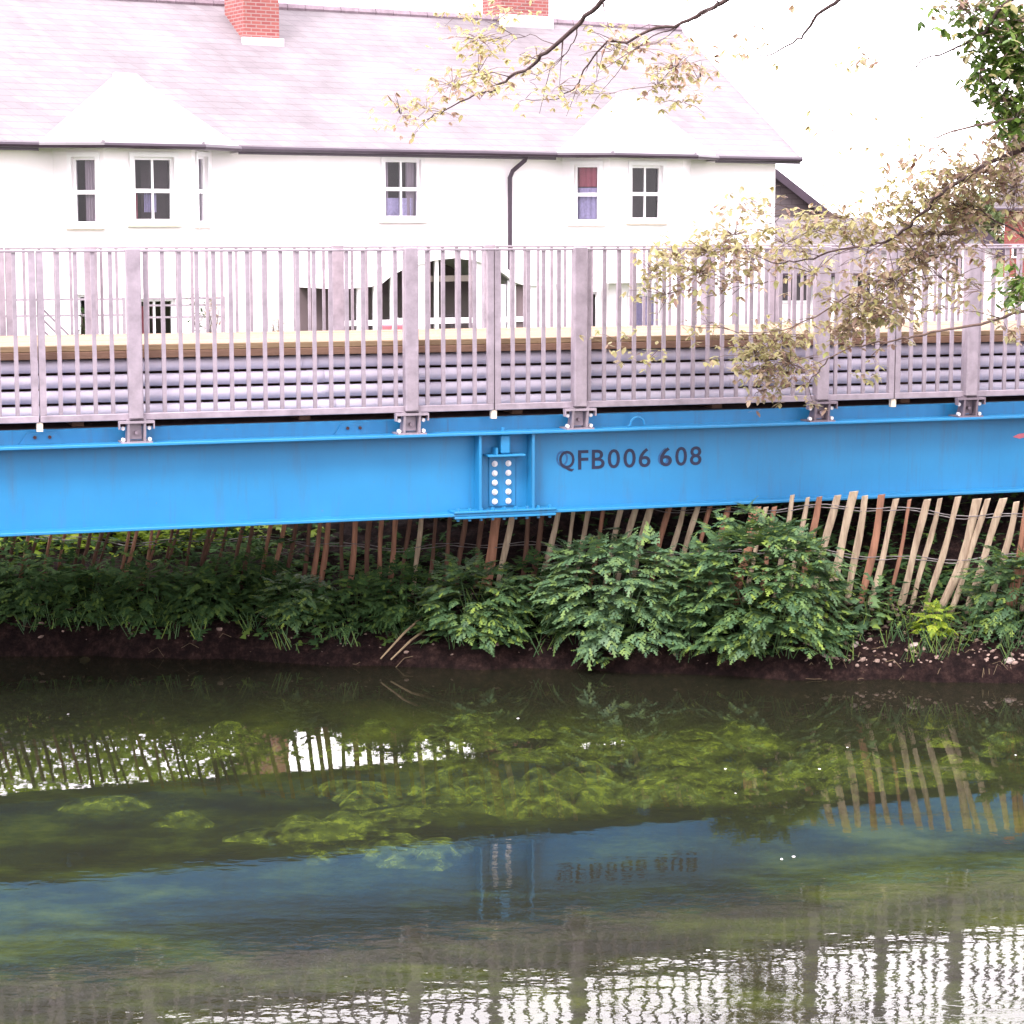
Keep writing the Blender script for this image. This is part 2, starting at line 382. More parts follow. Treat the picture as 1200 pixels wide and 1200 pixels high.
random.seed(3)
TEMPL = [compound(1, random.choice((3, 4, 4))) for _ in range(6)]
PALM = []
for _ in range(4):                       # ivy/nettle like single leaf
    PALM.append([lobed(1, .38, 3)])
def put_leaf(mb, templ, base, direc, up, size, droop=.35, mi=0):
    d = direc.normalized(); y = up.cross(d)
    if y.length < 1e-4: y = Vector((1, 0, 0))
    y.normalize(); z = d.cross(y)
    for poly in templ:
        vs = []
        for (a, b_) in poly:
            h = -droop*a*a-.22*abs(b_)
            vs.append(base+(d*a+y*b_+z*h)*size)
        # fan as strips between mirrored sides
        n = len(vs); k = n//2; fs = []
        # vs[0] stem, vs[1..k-1] top side, vs[k] tip, rest mirrored
        for i in range(1, k-1):
            fs.append((i, i+1, n-i-1, n-i))
        fs.append((0, 1, n-1)); fs.append((k-1, k, k+1))
        mb.add(vs, fs, mi)
def plant(name, c, rx, ry, rz, n, size, mat_, label, cat='plant', group=None, templ=None, stems=14, shell=.55, ragged=.3):
    templ = templ or TEMPL
    rt = empty(name, c)
    mb = MB(); st = MB()
    ph = random.uniform(0, 6)
    for i in range(n):
        th = random.uniform(0, 2*math.pi); ph_ = math.acos(random.uniform(-.6, 1))
        rr = random.uniform(shell, 1)**.6*(1+ragged*(vn(th*1.5+ph, ph_*2)-.5)*2)
        o = Vector((math.sin(ph_)*math.cos(th), math.sin(ph_)*math.sin(th), math.cos(ph_)))
        b0 = Vector((o.x*rx*rr, o.y*ry*rr, rz*(.40+o.z*.60*rr)))
        d = Vector((o.x, o.y, .15+.3*o.z))+Vector([random.uniform(-.5, .5) for _ in range(3)])*.8
        sz = size*random.uniform(.65, 1.25)
        put_leaf(mb, random.choice(templ), b0-d.normalized()*sz*.4, d, Vector((0, 0, 1))+o*.5, sz, random.uniform(.15, .6))
        if i % max(1, n//stems) == 0:
            st.tube([(b0.x*.15, b0.y*.15, -.05), (b0.x*.5, b0.y*.5, b0.z*.55), tuple(b0)], [size*.03, size*.022, size*.012], 5)
    mb.build('leaves', mat_, rt); st.build('stems', mat_, rt)
    return tag(rt, label, cat, group)

# ------------------------------------------------------------------ footbridge
BF = Frame((0, 15.7), 18.7)
bridge = empty('footbridge', (0, 15.7, 0), R(18.7))
tag(bridge, 'bright blue steel girder footbridge with grey railings and stencilled number crossing the river', 'footbridge')
U0, U1 = -16.0, 8.5
LP = 3.18; J0 = -.113
def girder(v0, sgn, name):
    w0, w1 = (v0, v0+.30)
    m = MB()
    vw = v0+.14
    m.box(U0, U1, vw, vw+.014, 1.204, 1.755)
    g = m.build('girder_web', BLUE, bridge)
    for nm, z0, z1 in (('top_flange', 1.755, 1.776), ('bottom_flange', 1.182, 1.204)):
        MB().box(U0, U1, w0, w1, z0, z1, bev=.004).build(nm, BLUE, bridge)
    return g
web = girder(0, 1, 'near'); girder(2.14, 1, 'far')
# upstand channel on the top flange
m = MB(); m.box(U0, U1, .17, .182, 1.776, 1.868); m.box(U0, U1, .182, .24, 1.860, 1.868); m.build('kerb_channel', BLUE, bridge)
# splice: stiffeners, cover plates, bolts, lug
us1 = BF.hit(561, 555, .06)[0]; us2 = BF.hit(623, 555, .06)[0]
us = (us1+us2)/2
for k in (-3, -2, -1, 0, 1):
    c = us+k*6.2
    for d in (-(us2-us1)/2, (us2-us1)/2):
        MB().box(c+d-.009, c+d+.009, .02, .1385, 1.2045, 1.7545).build('stiffener', BLUE, bridge)
    if abs(k) > 0: continue
    sp_ = MB().box(c-.10, c+.10, .128, .139, 1.23, 1.60, bev=.003).build('splice_plate', BLUE, bridge)
    bm = MB()
    ux = [BF.hit(580, 560, .12)[0], BF.hit(596, 560, .12)[0]]
    for i in range(5):
        z = 1.265+i*.068
        for u in ux:
            bo = MB()
            bo.tube([(u, .1275, z), (u, .122, z)], .022, 10); bo.tube([(u, .1225, z), (u, .106, z)], .0155, 6); bo.tube([(u, .107, z), (u, .095, z)], .009, 8)
            o = bo.build('bolt', BOLT, sp_)
    # lug
    ul = BF.hit(592, 520, .05)[0]
    m = MB(); m.box(ul-.035, ul+.035, .03, .10, 1.615, 1.752, bev=.01); m.box(c-.14, c+.14, .015, .137, 1.595, 1.612, bev=.004)
    m.tube([(ul, .1, 1.754), (ul, .1, 1.80)], .012, 8)
    m.box(ul-.075, ul-.06, .03, .13, 1.613, 1.66)
    m.build('hanging_lug', BLUE, bridge)
    m = MB(); ua, ub = BF.hit(532, 600, 0)[0], BF.hit(652, 600, 0)[0]
    m.box(ua, ub, -.012, .125, 1.2045, 1.219, bev=.003); m.box(ua+.005, ub-.005, -.010, .29, 1.165, 1.1815, bev=.003)
    pl = m.build('flange_cover_plate', BLUE, bridge)
    for i in range(9):
        u = ua+.04+(ub-ua-.08)*i/8
        bo = MB(); bo.tube([(u, .03, 1.219), (u, .03, 1.237)], .014, 6); bo.tube([(u, .03, 1.165), (u, .03, 1.145)], .012, 6); bo.build('bolt', BLUE, pl)
# lifting lugs on the channel face
for pa, pb in ((22, 75), (392, 436)):
    a = BF.hit(pa, 505, .15)[0]; b2 = BF.hit(pb, 505, .15)[0]
    m = MB(); m.prism([(a, 1.777), (b2, 1.777), (b2-.05, 1.85), (a+.05, 1.85)], .155, .169); m.build('lug_plate', BLUE, bridge)
    for t in (.35, .68):
        u = a+(b2-a)*t
        MB().tube([(u, .155, 1.822), (u, .142, 1.822)], .012, 6).build('bolt', BROWNST, bridge)
uh = BF.hit(747, 486, .1)[0]
m = MB(); m.tube([(uh-.07+.14*0, .1, 1.778)]+[(uh-.055*math.cos(t*math.pi/8), .1, 1.79+.055*math.sin(t*math.pi/8)) for t in range(9)], .008, 6)
m.build('lifting_eye', BLUE, bridge)
# stencilled text
def text_obj(body, name, mat_, ua, ub, z0, z1, v, parent, off=.0):
    cu = bpy.data.curves.new(name, 'FONT'); cu.body = body; cu.offset = off; cu.extrude = 0.0; cu.resolution_u = 4
    cu.space_character = 1.12
    o = bpy.data.objects.new(name+'_tmp', cu); COL.objects.link(o)
    dg = bpy.context.evaluated_depsgraph_get(); me = bpy.data.meshes.new_from_object(o.evaluated_get(dg)); bpy.data.objects.remove(o)
    x = [p.co.x for p in me.vertices]; y = [p.co.y for p in me.vertices]
    x0, x1, y0, y1 = min(x), max(x), min(y), max(y)
    for p in me.vertices:
        cx = ua+(p.co.x-x0)/(x1-x0)*(ub-ua); cz = z0+(p.co.y-y0)/(y1-y0)*(z1-z0)
        p.co = (cx, v, cz)
    me.materials.clear(); me.materials.append(mat_); me.name = name
    t = bpy.data.objects.new(name, me); COL.objects.link(t); t.parent = parent
    return t
ta, tb = BF.hit(655, 540, .14)[0], BF.hit(822, 533, .14)[0]
tz0, tz1 = BF.hit(740, 548, .14)[1], BF.hit(740, 525.5, .14)[1]
kx = (tb-ta)/168
for ch, p0, p1 in (('Q', 655, 673), ('F', 677, 689), ('B', 693, 708), ('0', 711.5, 726), ('0', 730, 744.5), ('6', 748, 762), ('6', 773, 787.5), ('0', 791.5, 805.5), ('8', 809, 823)):
    text_obj(ch, 'stencilled_letter' if ch.isalpha() else 'stencilled_digit', INK, ta+(p0-655)*kx, ta+(p1-655)*kx, tz0-(.012 if ch == 'Q' else 0), tz1, .1375, bridge, .012)
cw = 18.5*kx
text_obj('Q', 'stencil_overspray', GHOST, ta-.022, ta-.022+cw*.74, tz0+.006, tz1+.002, .1385, bridge, .01)  # faint paint overspray left of the stencilled characters
text_obj('6', 'stencil_overspray', GHOST, ta+6.25*cw, ta+7.0*cw, tz0+.008, tz1-.002, .1385, bridge, .01)
um = BF.hit(1194, 516, .13)[0]
m = MB(); m.prism([(um-.05, 1.60), (um+.01, 1.585), (um+.08, 1.60), (um+.05, 1.615), (um+.08, 1.63), (um, 1.622)], .1365, .1385)
m.build('red_paint_mark', CURTP, bridge)

# cross members, deck, boards
cm = 0
u = U0+.4
while u < U1:
    MB().box(u-.05, u+.05, .30, 2.14, 1.62, 1.74).build('cross_beam', BLUE, bridge); u += 1.59
MB().box(U0, U1, .31, 1.84, 1.842, 1.862).build('bottom_plate', BROWNST, bridge)  # shadow strip under the deck put into this dark brown plate
for v in (.36, 1.70):
    MB().box(U0, U1, v, v+.06, 1.745, 1.84).build('bearer', BROWNST, bridge)
u = U0; k = 0
while u < U1:
    e = min(U1, u+3.6)
    for j, v in enumerate((.24, .56, .88, 1.20, 1.52)):
        MB().box(u+.004, e-.004, v, v+.312, 2.385+random.uniform(0, .003), 2.425+random.uniform(-.002, .002), bev=.004).build('deck_board', TIMB, bridge)
    MB().box(u+.003, e-.003, .228, .268, 2.335, 2.3835, bev=.003).build('fascia_board', TIMBF, bridge)
    MB().box(u+.003, e-.003, 1.74, 1.78, 1.87, 2.38, bev=.003).build('fascia_board', TIMBF, bridge)  # rear board added to stop light showing between the pipes
    u = e
for k in range(-9, 6):   # timber bearers under the boards
    u = J0+k*LP/2+.3
    if U0 < u < U1: MB().box(u-.04, u+.04, .43, 1.73, 1.864, 2.383).build('deck_bearer', TIMBF, bridge)

BW = .0135
balm = MB().box(-BW, BW, .062, .080, 1.975, 3.052).build('baluster', GALV, None); bal_mesh = balm.data; bpy.data.objects.remove(balm)
def railing(vo, front):
    nP = [-5, -4, -3, -2, -1, 0, 1, 2]
    J0 = -.113 if front else -.113+BF.hit(107, 340, 2.18)[0]-(-.113-LP+.635)
    for k in nP:
        a = J0+k*LP+.004; b_ = J0+(k+1)*LP-.004
        if b_ > U1+.4: b_ = U1
        m = MB()
        m.box(a, b_, vo+.05, vo+.092, 3.053, 3.068, bev=.003)
        m.box(a, b_, vo+.05, vo+.095, 1.928, 1.974, bev=.004)
        m.box(a, a+.044, vo+.052, vo+.092, 1.975, 3.052); m.box(b_-.044, b_, vo+.052, vo+.092, 1.975, 3.052)
        p = m.build('railing_panel', GALV, bridge)
        n = 27; sp_ = (b_-a-.044)/n
        vis = front and k in (-2, -1, 0, 1)
        mm_ = MB()
        for i in range(1, n):
            u = a+.022+i*sp_
            if vis:
                o = bpy.data.objects.new('baluster', bal_mesh); COL.objects.link(o); o.parent = p; o.location = (u, vo+random.uniform(-.002, .002), 0)
            else: mm_.box(u-BW*.8, u+BW*.8, vo+.062, vo+.080, 1.975, 3.052)
        if not vis:
            q = mm_.build('balusters', GALV, p); q['kind'] = 'stuff'
        for t in (.635, 2.56):
            u = J0+k*LP+t
            if u > U1: continue
            m = MB(); m.box(u-.048, u+.048, vo+.0, vo+.049, 1.94, 3.078, bev=.006)
            m.box(u-.042, u+.042, vo+.0495, vo+.10, 1.98, 3.05)
            ps = m.build('railing_post', GALV, bridge)
            m = MB(); m.box(u-.105, u+.105, vo+.005, vo+.165, 1.7765, 1.786)   # base plate
            for sx in (-1, 1):
                m.prism([(vo+.0, 1.935), (vo+.06, 1.935), (vo+.12, 1.787), (vo+.02, 1.787)], u+sx*.055-.008, u+sx*.055+.008, axis='x')
            m.box(u-.12, u+.12, vo+.0, vo+.048, 1.91, 1.9265)
            m.box(u-.12, u-.112, vo+.0, vo+.045, 1.872, 1.9095); m.box(u+.112, u+.12, vo+.0, vo+.045, 1.872, 1.9095)
            m.box(u-.04, u+.04, vo+.06, vo+.07, 1.80, 1.90)
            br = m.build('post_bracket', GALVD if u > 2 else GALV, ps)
            for du, dz in ((-.088, 1.875), (.088, 1.875), (-.088, 1.80), (.09, 1.80), (0, 1.845)):
                bo = MB(); bo.tube([(u+du, vo+.058, dz), (u+du, vo+.03, dz)], .014, 6); bo.build('bolt', BOLT if du else GALVD, br)
railing(0, True); railing(2.16, False)
# pale blocks under panel joints
for k in (-1, 0, 1):
    u = J0+k*LP
    MB().box(u-.02, u+.02, .06, .10, 1.868, 1.9275).build('spacer_block', CREAM, bridge)
# abutment under the right-hand end
MB().box(7.2, 9.2, -.3, 2.5, .2, 1.18).build('abutment', STONE, bridge)

PN = ['topmost', 'second from the top', 'third from the top', 'lowest']
for i, z in enumerate((2.283, 2.180, 2.077, 1.974)):
    pr = empty('service_pipe', BF.world(0, 0, 0), R(18.7))
    m = MB(); m.tube([(U0, .315, z), (U1, .315, z)], .0435, 20); m.build('pipe_run', PIPE, pr, smooth=True)
    for k in range(-5, 3):
        u = J0+k*LP+1.9+.04*i
        m = MB(); m.tube([(u-.06, .315, z), (u+.06, .315, z)], .046, 20); m.build('coupling', PIPE, pr, smooth=True)
    tag(pr, 'long lilac-grey service pipe, %s of the stack behind the railing' % PN[i], 'pipe', 'service pipes behind the bridge railing')

# ------------------------------------------------------------------ paling fence
FF = Frame((0, 16.62), -8.53)
fence = empty('paling_fence', (0, 16.62, .4), R(-8.53))
tag(fence, 'leaning split chestnut paling fence wired together along the far river bank', 'fence')
pales = []   # top px, base px at full length, width m, material, bend
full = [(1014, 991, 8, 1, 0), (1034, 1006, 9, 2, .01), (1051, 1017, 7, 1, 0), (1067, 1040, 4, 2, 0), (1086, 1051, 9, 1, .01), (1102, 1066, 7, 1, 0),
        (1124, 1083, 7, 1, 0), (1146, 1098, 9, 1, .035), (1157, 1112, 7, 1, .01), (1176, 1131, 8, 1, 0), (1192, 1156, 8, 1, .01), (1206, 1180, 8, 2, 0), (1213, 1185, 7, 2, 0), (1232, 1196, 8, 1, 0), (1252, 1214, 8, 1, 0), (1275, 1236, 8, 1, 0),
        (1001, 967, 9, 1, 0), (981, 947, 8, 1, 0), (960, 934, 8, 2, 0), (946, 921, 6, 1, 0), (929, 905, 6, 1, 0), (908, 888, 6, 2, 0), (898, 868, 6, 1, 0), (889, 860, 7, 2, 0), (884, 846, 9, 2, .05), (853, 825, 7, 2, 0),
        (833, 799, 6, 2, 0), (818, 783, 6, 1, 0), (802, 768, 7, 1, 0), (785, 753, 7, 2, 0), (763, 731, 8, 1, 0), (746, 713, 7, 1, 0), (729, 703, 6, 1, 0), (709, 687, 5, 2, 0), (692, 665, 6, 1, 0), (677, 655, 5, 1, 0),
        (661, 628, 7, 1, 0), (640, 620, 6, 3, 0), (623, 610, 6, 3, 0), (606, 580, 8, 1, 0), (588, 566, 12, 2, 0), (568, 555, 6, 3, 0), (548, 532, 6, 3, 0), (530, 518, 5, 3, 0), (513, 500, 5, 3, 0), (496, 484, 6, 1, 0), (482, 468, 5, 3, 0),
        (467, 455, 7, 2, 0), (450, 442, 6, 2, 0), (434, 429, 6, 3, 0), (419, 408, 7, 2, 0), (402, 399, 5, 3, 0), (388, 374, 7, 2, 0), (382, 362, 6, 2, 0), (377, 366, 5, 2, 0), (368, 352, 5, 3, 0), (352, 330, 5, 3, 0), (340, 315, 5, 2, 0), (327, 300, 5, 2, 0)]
x = 305
while x > -60:
    full.append((x, x-random.uniform(18, 42), random.uniform(3.5, 6), random.choice((3, 3, 3, 2)), random.uniform(-.01, .02))); x -= random.uniform(10, 17)
random.seed(11)
for (xt, xb, w, mi, bend) in full:
    zt = 1.255+random.uniform(-.03, .03)
    if 690 < xt < 925: zt = 1.155
    if xt < 560: zt = 1.16+random.uniform(-.05, .05)
    ut = FF.hit(xt, 584 if xt > 500 else 600, 0)[0]; ub = FF.hit(xb, 715, 0)[0]
    w_ = w/158*random.uniform(.9, 1.1)/2; dep = random.uniform(.011, .018)
    m = MB(); n = 7; rows = []
    zb = .36; ph = random.uniform(0, 6)
    off = random.uniform(-.02, .02)
    for i in range(n):
        t = i/(n-1)
        u = ub+(ut-ub)*t+bend*math.sin(t*math.pi)+.006*math.sin(t*7+ph); z = (zb+(zt-zb)*t)-.4
        ww = w_*(1+.12*math.sin(t*9+ph)); v = off+.006*math.sin(t*5+ph*2)
        rows.append([(u-ww, v, z), (u-ww*.3, v-dep, z), (u+ww*.55, v-dep*.8, z), (u+ww, v, z+(.008 if i == n-1 else 0)), (u+ww*.3, v+dep, z), (u-ww*.6, v+dep*.8, z)])
    vs = [p for r in rows for p in r]
    fs = [(i*6+k, i*6+(k+1) % 6, (i+1)*6+(k+1) % 6, (i+1)*6+k) for i in range(n-1) for k in range(6)]+[(5, 4, 3, 2, 1, 0), tuple((n-1)*6+k for k in range(6))]
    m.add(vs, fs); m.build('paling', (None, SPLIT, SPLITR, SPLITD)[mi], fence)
for zz, ph in ((.75, 0), (.42, 1.5)):
    for s_ in (-.018, .018):
        pts = []
        u = -5.0
        while u < 5.2:
            pts.append((u, s_*math.sin(u*26+ph)*1.1, zz+.025*math.sin(u*3.1+ph)+.015*math.sin(u*9)-.02*(s_ > 0))); u += .05
        MB().tube(pts, .0035, 4).build('fence_wire', WIRE, fence)

# ------------------------------------------------------------------ bank plants
random.seed(21)
def bankpt(px, s_):
    X = 0
    for _ in range(5):
        Y = edge(X)+s_; X = (px-600)/F*Y*1.008
    return Vector((X, edge(X)+s_, gz(X, edge(X)+s_)))
G = 'leafy herbs along the river bank'
def bp_(px, s_, rx, ry, rz, n, size, mt_, lab, **k):
    c = bankpt(px, s_); return plant('cow_parsley' if size > .12 else 'bank_herb', c, rx, ry, rz, n, size, mt_, lab, group=G, **k)
bp_(903, .16, .62, .36, 1.02, 620, .17, HEM, 'largest ferny green bush on the bank, in front of the reddish bent paling')
bp_(725, .16, .60, .34, .84, 540, .165, HEMG, 'broad pale green bush hanging over the water below the stencilled number')
bp_(555, .20, .42, .28, .62, 300, .15, HEM, 'mid green bush on the bank under the girder splice')
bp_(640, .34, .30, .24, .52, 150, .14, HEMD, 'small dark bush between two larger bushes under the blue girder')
bp_(815, .28, .26, .22, .66, 150, .15, HEMG, 'narrow grey-green bush tucked left of the largest bush')
bp_(715, .05, .20, .16, .26, 60, .12, HEM, 'low tuft of leaves drooping to the water under the broad pale bush', stems=6)
bp_(870, .08, .24, .16, .32, 80, .13, HEM, 'low leaf tuft spilling down the soil under the largest bush', stems=6)
bp_(1195, .40, .34, .22, .60, 220, .15, HEM, 'green bush at the right edge of the bank in front of the palings')
bp_(1100, .30, .13, .12, .24, 55, .10, LIME, 'small bright yellow-green herb in front of the pale palings', stems=5)
bp_(1022, .38, .20, .15, .36, 90, .10, HEM, 'low mixed weeds at the foot of the palings right of the largest bush', templ=PALM, stems=9)
bp_(1140, .30, .12, .10, .16, 30, .08, HEM, 'little ragged weed beside the bush at the right edge', templ=PALM, stems=5)
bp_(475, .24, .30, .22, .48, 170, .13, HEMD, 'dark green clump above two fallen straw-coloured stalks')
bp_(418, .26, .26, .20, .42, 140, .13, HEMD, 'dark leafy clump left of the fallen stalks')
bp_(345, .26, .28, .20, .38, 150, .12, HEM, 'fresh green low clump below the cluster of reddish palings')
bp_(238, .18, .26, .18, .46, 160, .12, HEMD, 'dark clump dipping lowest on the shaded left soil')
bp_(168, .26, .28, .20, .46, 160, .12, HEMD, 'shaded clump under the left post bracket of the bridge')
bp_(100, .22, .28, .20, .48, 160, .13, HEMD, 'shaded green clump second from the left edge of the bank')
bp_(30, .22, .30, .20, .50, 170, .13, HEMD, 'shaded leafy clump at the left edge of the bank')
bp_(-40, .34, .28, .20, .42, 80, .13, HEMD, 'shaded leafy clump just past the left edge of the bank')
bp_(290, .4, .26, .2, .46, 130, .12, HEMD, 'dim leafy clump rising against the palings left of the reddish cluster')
# shaded undergrowth between and behind the palings, and sunlit foliage beyond
def cover(name, boxes, mt_, lab, seed, size, templ=None):
    random.seed(seed); mb = MB()
    for (x0, x1, s0, s1, h, n) in boxes:
        for _ in range(n):
            X = random.uniform(x0, x1); s_ = random.uniform(s0, s1); Y = edge(X)+s_
            hh = h*(.35+.9*vn(X*1.4+seed, Y*1.4))
            z = gz(X, Y)+random.uniform(0, hh)
            d = Vector((random.uniform(-1, 1), random.uniform(-1, .4), random.uniform(-.2, .5)))
            put_leaf(mb, random.choice(templ or PALM), Vector((X, Y, z)), d, Vector((0, 0, 1)), size*random.uniform(.6, 1.3), random.uniform(.1, .5))
    return tag(mb.build(name, mt_), lab, 'undergrowth', kind='stuff')
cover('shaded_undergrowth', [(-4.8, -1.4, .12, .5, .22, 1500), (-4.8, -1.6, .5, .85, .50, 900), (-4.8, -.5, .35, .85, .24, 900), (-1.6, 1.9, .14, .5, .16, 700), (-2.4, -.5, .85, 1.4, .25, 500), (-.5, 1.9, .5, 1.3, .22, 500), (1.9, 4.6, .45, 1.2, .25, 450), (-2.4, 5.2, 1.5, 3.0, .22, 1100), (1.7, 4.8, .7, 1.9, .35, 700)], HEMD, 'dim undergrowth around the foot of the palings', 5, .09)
cover('sunlit_undergrowth', [(-7.5, -2.5, 1.25, 3.0, .44, 3300), (-9.5, -2.2, 1.9, 3.4, 1.35, 12500), (-2.3, 0, 3.0, 4.0, .35, 900), (-2.6, -1.6, 1.6, 3.4, .2, 350), (-7, 6, 6, 9, .4, 2500)], LIME, 'bright yellow-green foliage lit behind the fence on the left, with an added screening hedge', 6, .12)  # tall dense hedge box added to block the bright strip in the water
cover('right_weeds', [(2.3, 4.4, .2, .75, .16, 420)], HEM, 'sparse weeds among the stones in front of the right palings', 9, .06)
random.seed(15); mb = MB()
for _ in range(210):
    X = random.uniform(-4.5, 4.6); s_ = random.uniform(.08, .5); Y0_ = edge(X)+s_
    for _ in range(random.randint(3, 8)):
        p = Vector((X+random.gauss(0, .03), Y0_+random.gauss(0, .03), gz(X, Y0_)-.01)); l = random.uniform(.10, .32); a = random.uniform(0, 6.28); w = random.uniform(.0018, .004)
        o = Vector((math.cos(a), math.sin(a)*.6-.4, 0)); sd = Vector((w, w*.4, 0))
        q = p+Vector((0, 0, l*.6))+o*l*.3; e = p+Vector((0, 0, l*.55))+o*l*.85
        mb.add([p-sd, p+sd, q+sd, q-sd, e], [(0, 1, 2, 3), (3, 2, 4)])
tag(mb.build('bank_grass', HEM), 'thin grass blades sprouting and drooping along the bank edge', 'grass', kind='stuff')
# stones and litter on the bank
random.seed(31)
def rock(mb, c, r, seg=7):
    vs = [Vector((0, 0, -1))]; fs = []
    rings = 3
    for i in range(1, rings+1):
        ph = math.pi*i/(rings+1)-math.pi/2
        for k in range(seg):
            t = 2*math.pi*k/seg
            vs.append(Vector((math.cos(ph)*math.cos(t), math.cos(ph)*math.sin(t), math.sin(ph))))
    vs.append(Vector((0, 0, 1)))
    for k in range(seg): fs.append((0, 1+(k+1) % seg, 1+k))
    for i in range(rings-1):
        for k in range(seg): fs.append((1+i*seg+k, 1+i*seg+(k+1) % seg, 1+(i+1)*seg+(k+1) % seg, 1+(i+1)*seg+k))
    b0 = 1+(rings-1)*seg
    for k in range(seg): fs.append((b0+k, b0+(k+1) % seg, len(vs)-1))
    rot = Euler((random.uniform(-.4, .4), random.uniform(-.4, .4), random.uniform(0, 6))).to_matrix()
    sc_ = Vector((random.uniform(.8, 1.5), random.uniform(.6, 1.1), random.uniform(.35, .7)))*r
    out = [Vector(c)+rot @ Vector((v.x*sc_.x, v.y*sc_.y, v.z*sc_.z))*random.uniform(.85, 1.12) for v in vs]
    mb.add(out, fs)
mb = MB()
for _ in range(1300):
    X = random.uniform(-4.4, 4.6) if random.random() < .45 else random.uniform(2.1, 4.6)
    s_ = random.uniform(.06, .7); Y = edge(X)+s_
    rock(mb, (X, Y, gz(X, Y)+.004), random.choice((.005, .006, .008, .010, .014, .02)), 5)
tag(mb.build('bank_litter', LITTER), 'scattered pale pebbles and bark chips on the dark soil', 'rubble', kind='stuff')
mb = MB()
for _ in range(170):
    X = random.uniform(-4.4, 4.6) if random.random() < .4 else random.uniform(2.1, 4.6)
    s_ = random.uniform(.0, .6); Y = edge(X)+s_; z = gz(X, Y)+.012
    a = random.uniform(0, 6.28); l = random.uniform(.03, .16)
    mb.tube([(X, Y, z), (X+math.cos(a)*l*.5, Y+math.sin(a)*l*.3-.01, z+random.uniform(-.02, .05)), (X+math.cos(a)*l, Y+math.sin(a)*l*.5-.02, z+random.uniform(-.08, .03))], random.uniform(.0008, .0018), 4)
tag(mb.build('twig_litter', STRAW), 'thin dry twigs and roots littering the bank', 'twigs', kind='stuff')
def stone(px, s_, r, lab):
    c = bankpt(px, s_); o = MB(); rock(o, (0, 0, 0), r, 9); q = o.build('bank_stone', STONE); q.location = c; tag(q, lab, 'stone', 'loose stones on the bank')
stone(1188, .14, .05, 'pale flat stone low on the bank at the right edge')
stone(1075, .20, .04, 'small pale stone below the bright yellow-green herb')
stone(1005, .22, .045, 'pale stone on the soil right of the largest bush')
stone(972, .14, .035, 'tiny pale stone under the right side of the largest bush')
stone(95, .0, .05, 'brown stone at the water line below the shaded left clumps')
for (a, b_, lab) in (((446, 772), (500, 718), 'long straw-coloured fallen stalk, the left one reaching into the water'),
                     ((458, 773), (505, 733), 'shorter straw-coloured fallen stalk, right of the long one')):
    p = at(a[0], a[1], 15.95); q = at(b_[0], b_[1], 16.28)
    mdl = (p+q)/2+Vector((0, -.02, .02))
    o = MB().tube([tuple(p-p), tuple(mdl-p), tuple(q-p)], [.006, .009, .008], 6).build('fallen_stalk', STRAW); o.location = p
    tag(o, lab, 'stalk', 'fallen stalks at the water edge')

# water weed below the surface
random.seed(41)
mb = MB()
for _ in range(60):
    px = random.gauss(740, 240); py = random.choice((random.uniform(805, 880), random.uniform(815, 935)))
    if px < 480: py = random.uniform(860, 1000)
    r = ray(px, py); t = (H+.30)/(-r.z); cx, cy = r.x*t, r.y*t
    if cy > edge(cx)-.35: continue
    for _ in range(random.randint(3, 7)):
        X = cx+random.gauss(0, .22); Y = cy+random.gauss(0, .12); a = random.uniform(.10, .26); b_ = a*random.uniform(.5, .9); hh = random.uniform(.05, .12); z0 = -.42+random.uniform(-.04, .12); ph = random.uniform(0, 6)
        vs = [(X, Y, z0+hh)]; fs = []
        for i_ in range(1, 5):
            for k in range(12):
                th = k*math.pi/6; q = i_/4*(1+.18*math.sin(3*th+ph)+.1*math.sin(5*th-ph))
                vs.append((X+a*q*math.cos(th), Y+b_*q*math.sin(th), z0+hh*math.cos(i_/4*math.pi/2)))
        for k in range(12):
            fs.append((0, 1+k, 1+(k+1) % 12))
            for i_ in range(3): fs.append((1+i_*12+k, 1+(i_+1)*12+k, 1+(i_+1)*12+(k+1) % 12, 1+i_*12+(k+1) % 12))
        mb.add(vs, fs)
WEED, nt, b = nodes('water_weed')
vec = coord(nt, (.7, 1.2, 1)); n1 = noise(nt, vec, 16, 6, .75)
r1 = ramp(nt, n1.outputs[0], [(.35, (.03, .045, .008)), (.52, (.11, .15, .016)), (.68, (.30, .36, .035))]); L(nt, r1.outputs[0], b.inputs['Base Color']); b.inputs['Roughness'].default_value = .9
n2 = noise(nt, vec, 8, 5, .7); r2 = ramp(nt, n2.outputs[0], [(.40, (0, 0, 0)), (.62, (.85, .85, .85))]); L(nt, r2.outputs[0], b.inputs['Alpha'])
tag(mb.build('water_weed', WEED, smooth=True), 'yellow-green water weed drifting below the river surface', 'water weed', kind='stuff')
mb = MB()
for (px, py) in ((960, 902), (862, 931), (850, 902), (930, 1005), (916, 1008), (830, 1115), (993, 877), (500, 868), (470, 900), (607, 843), (1190, 886), (80, 838)):
    r = ray(px, py); t = H/(-r.z); c = Vector((r.x*t, r.y*t, .004)); a = random.uniform(0, 6)
    mb.add([c+Vector((math.cos(a+k*1.26)*.009*random.uniform(.6, 1.3), math.sin(a+k*1.26)*.010, random.uniform(0, .004))) for k in range(5)], [(0, 1, 2, 3, 4)])
tag(mb.build('floating_petals', PAINTW), 'tiny pale petals floating on the river', 'petals', kind='stuff')

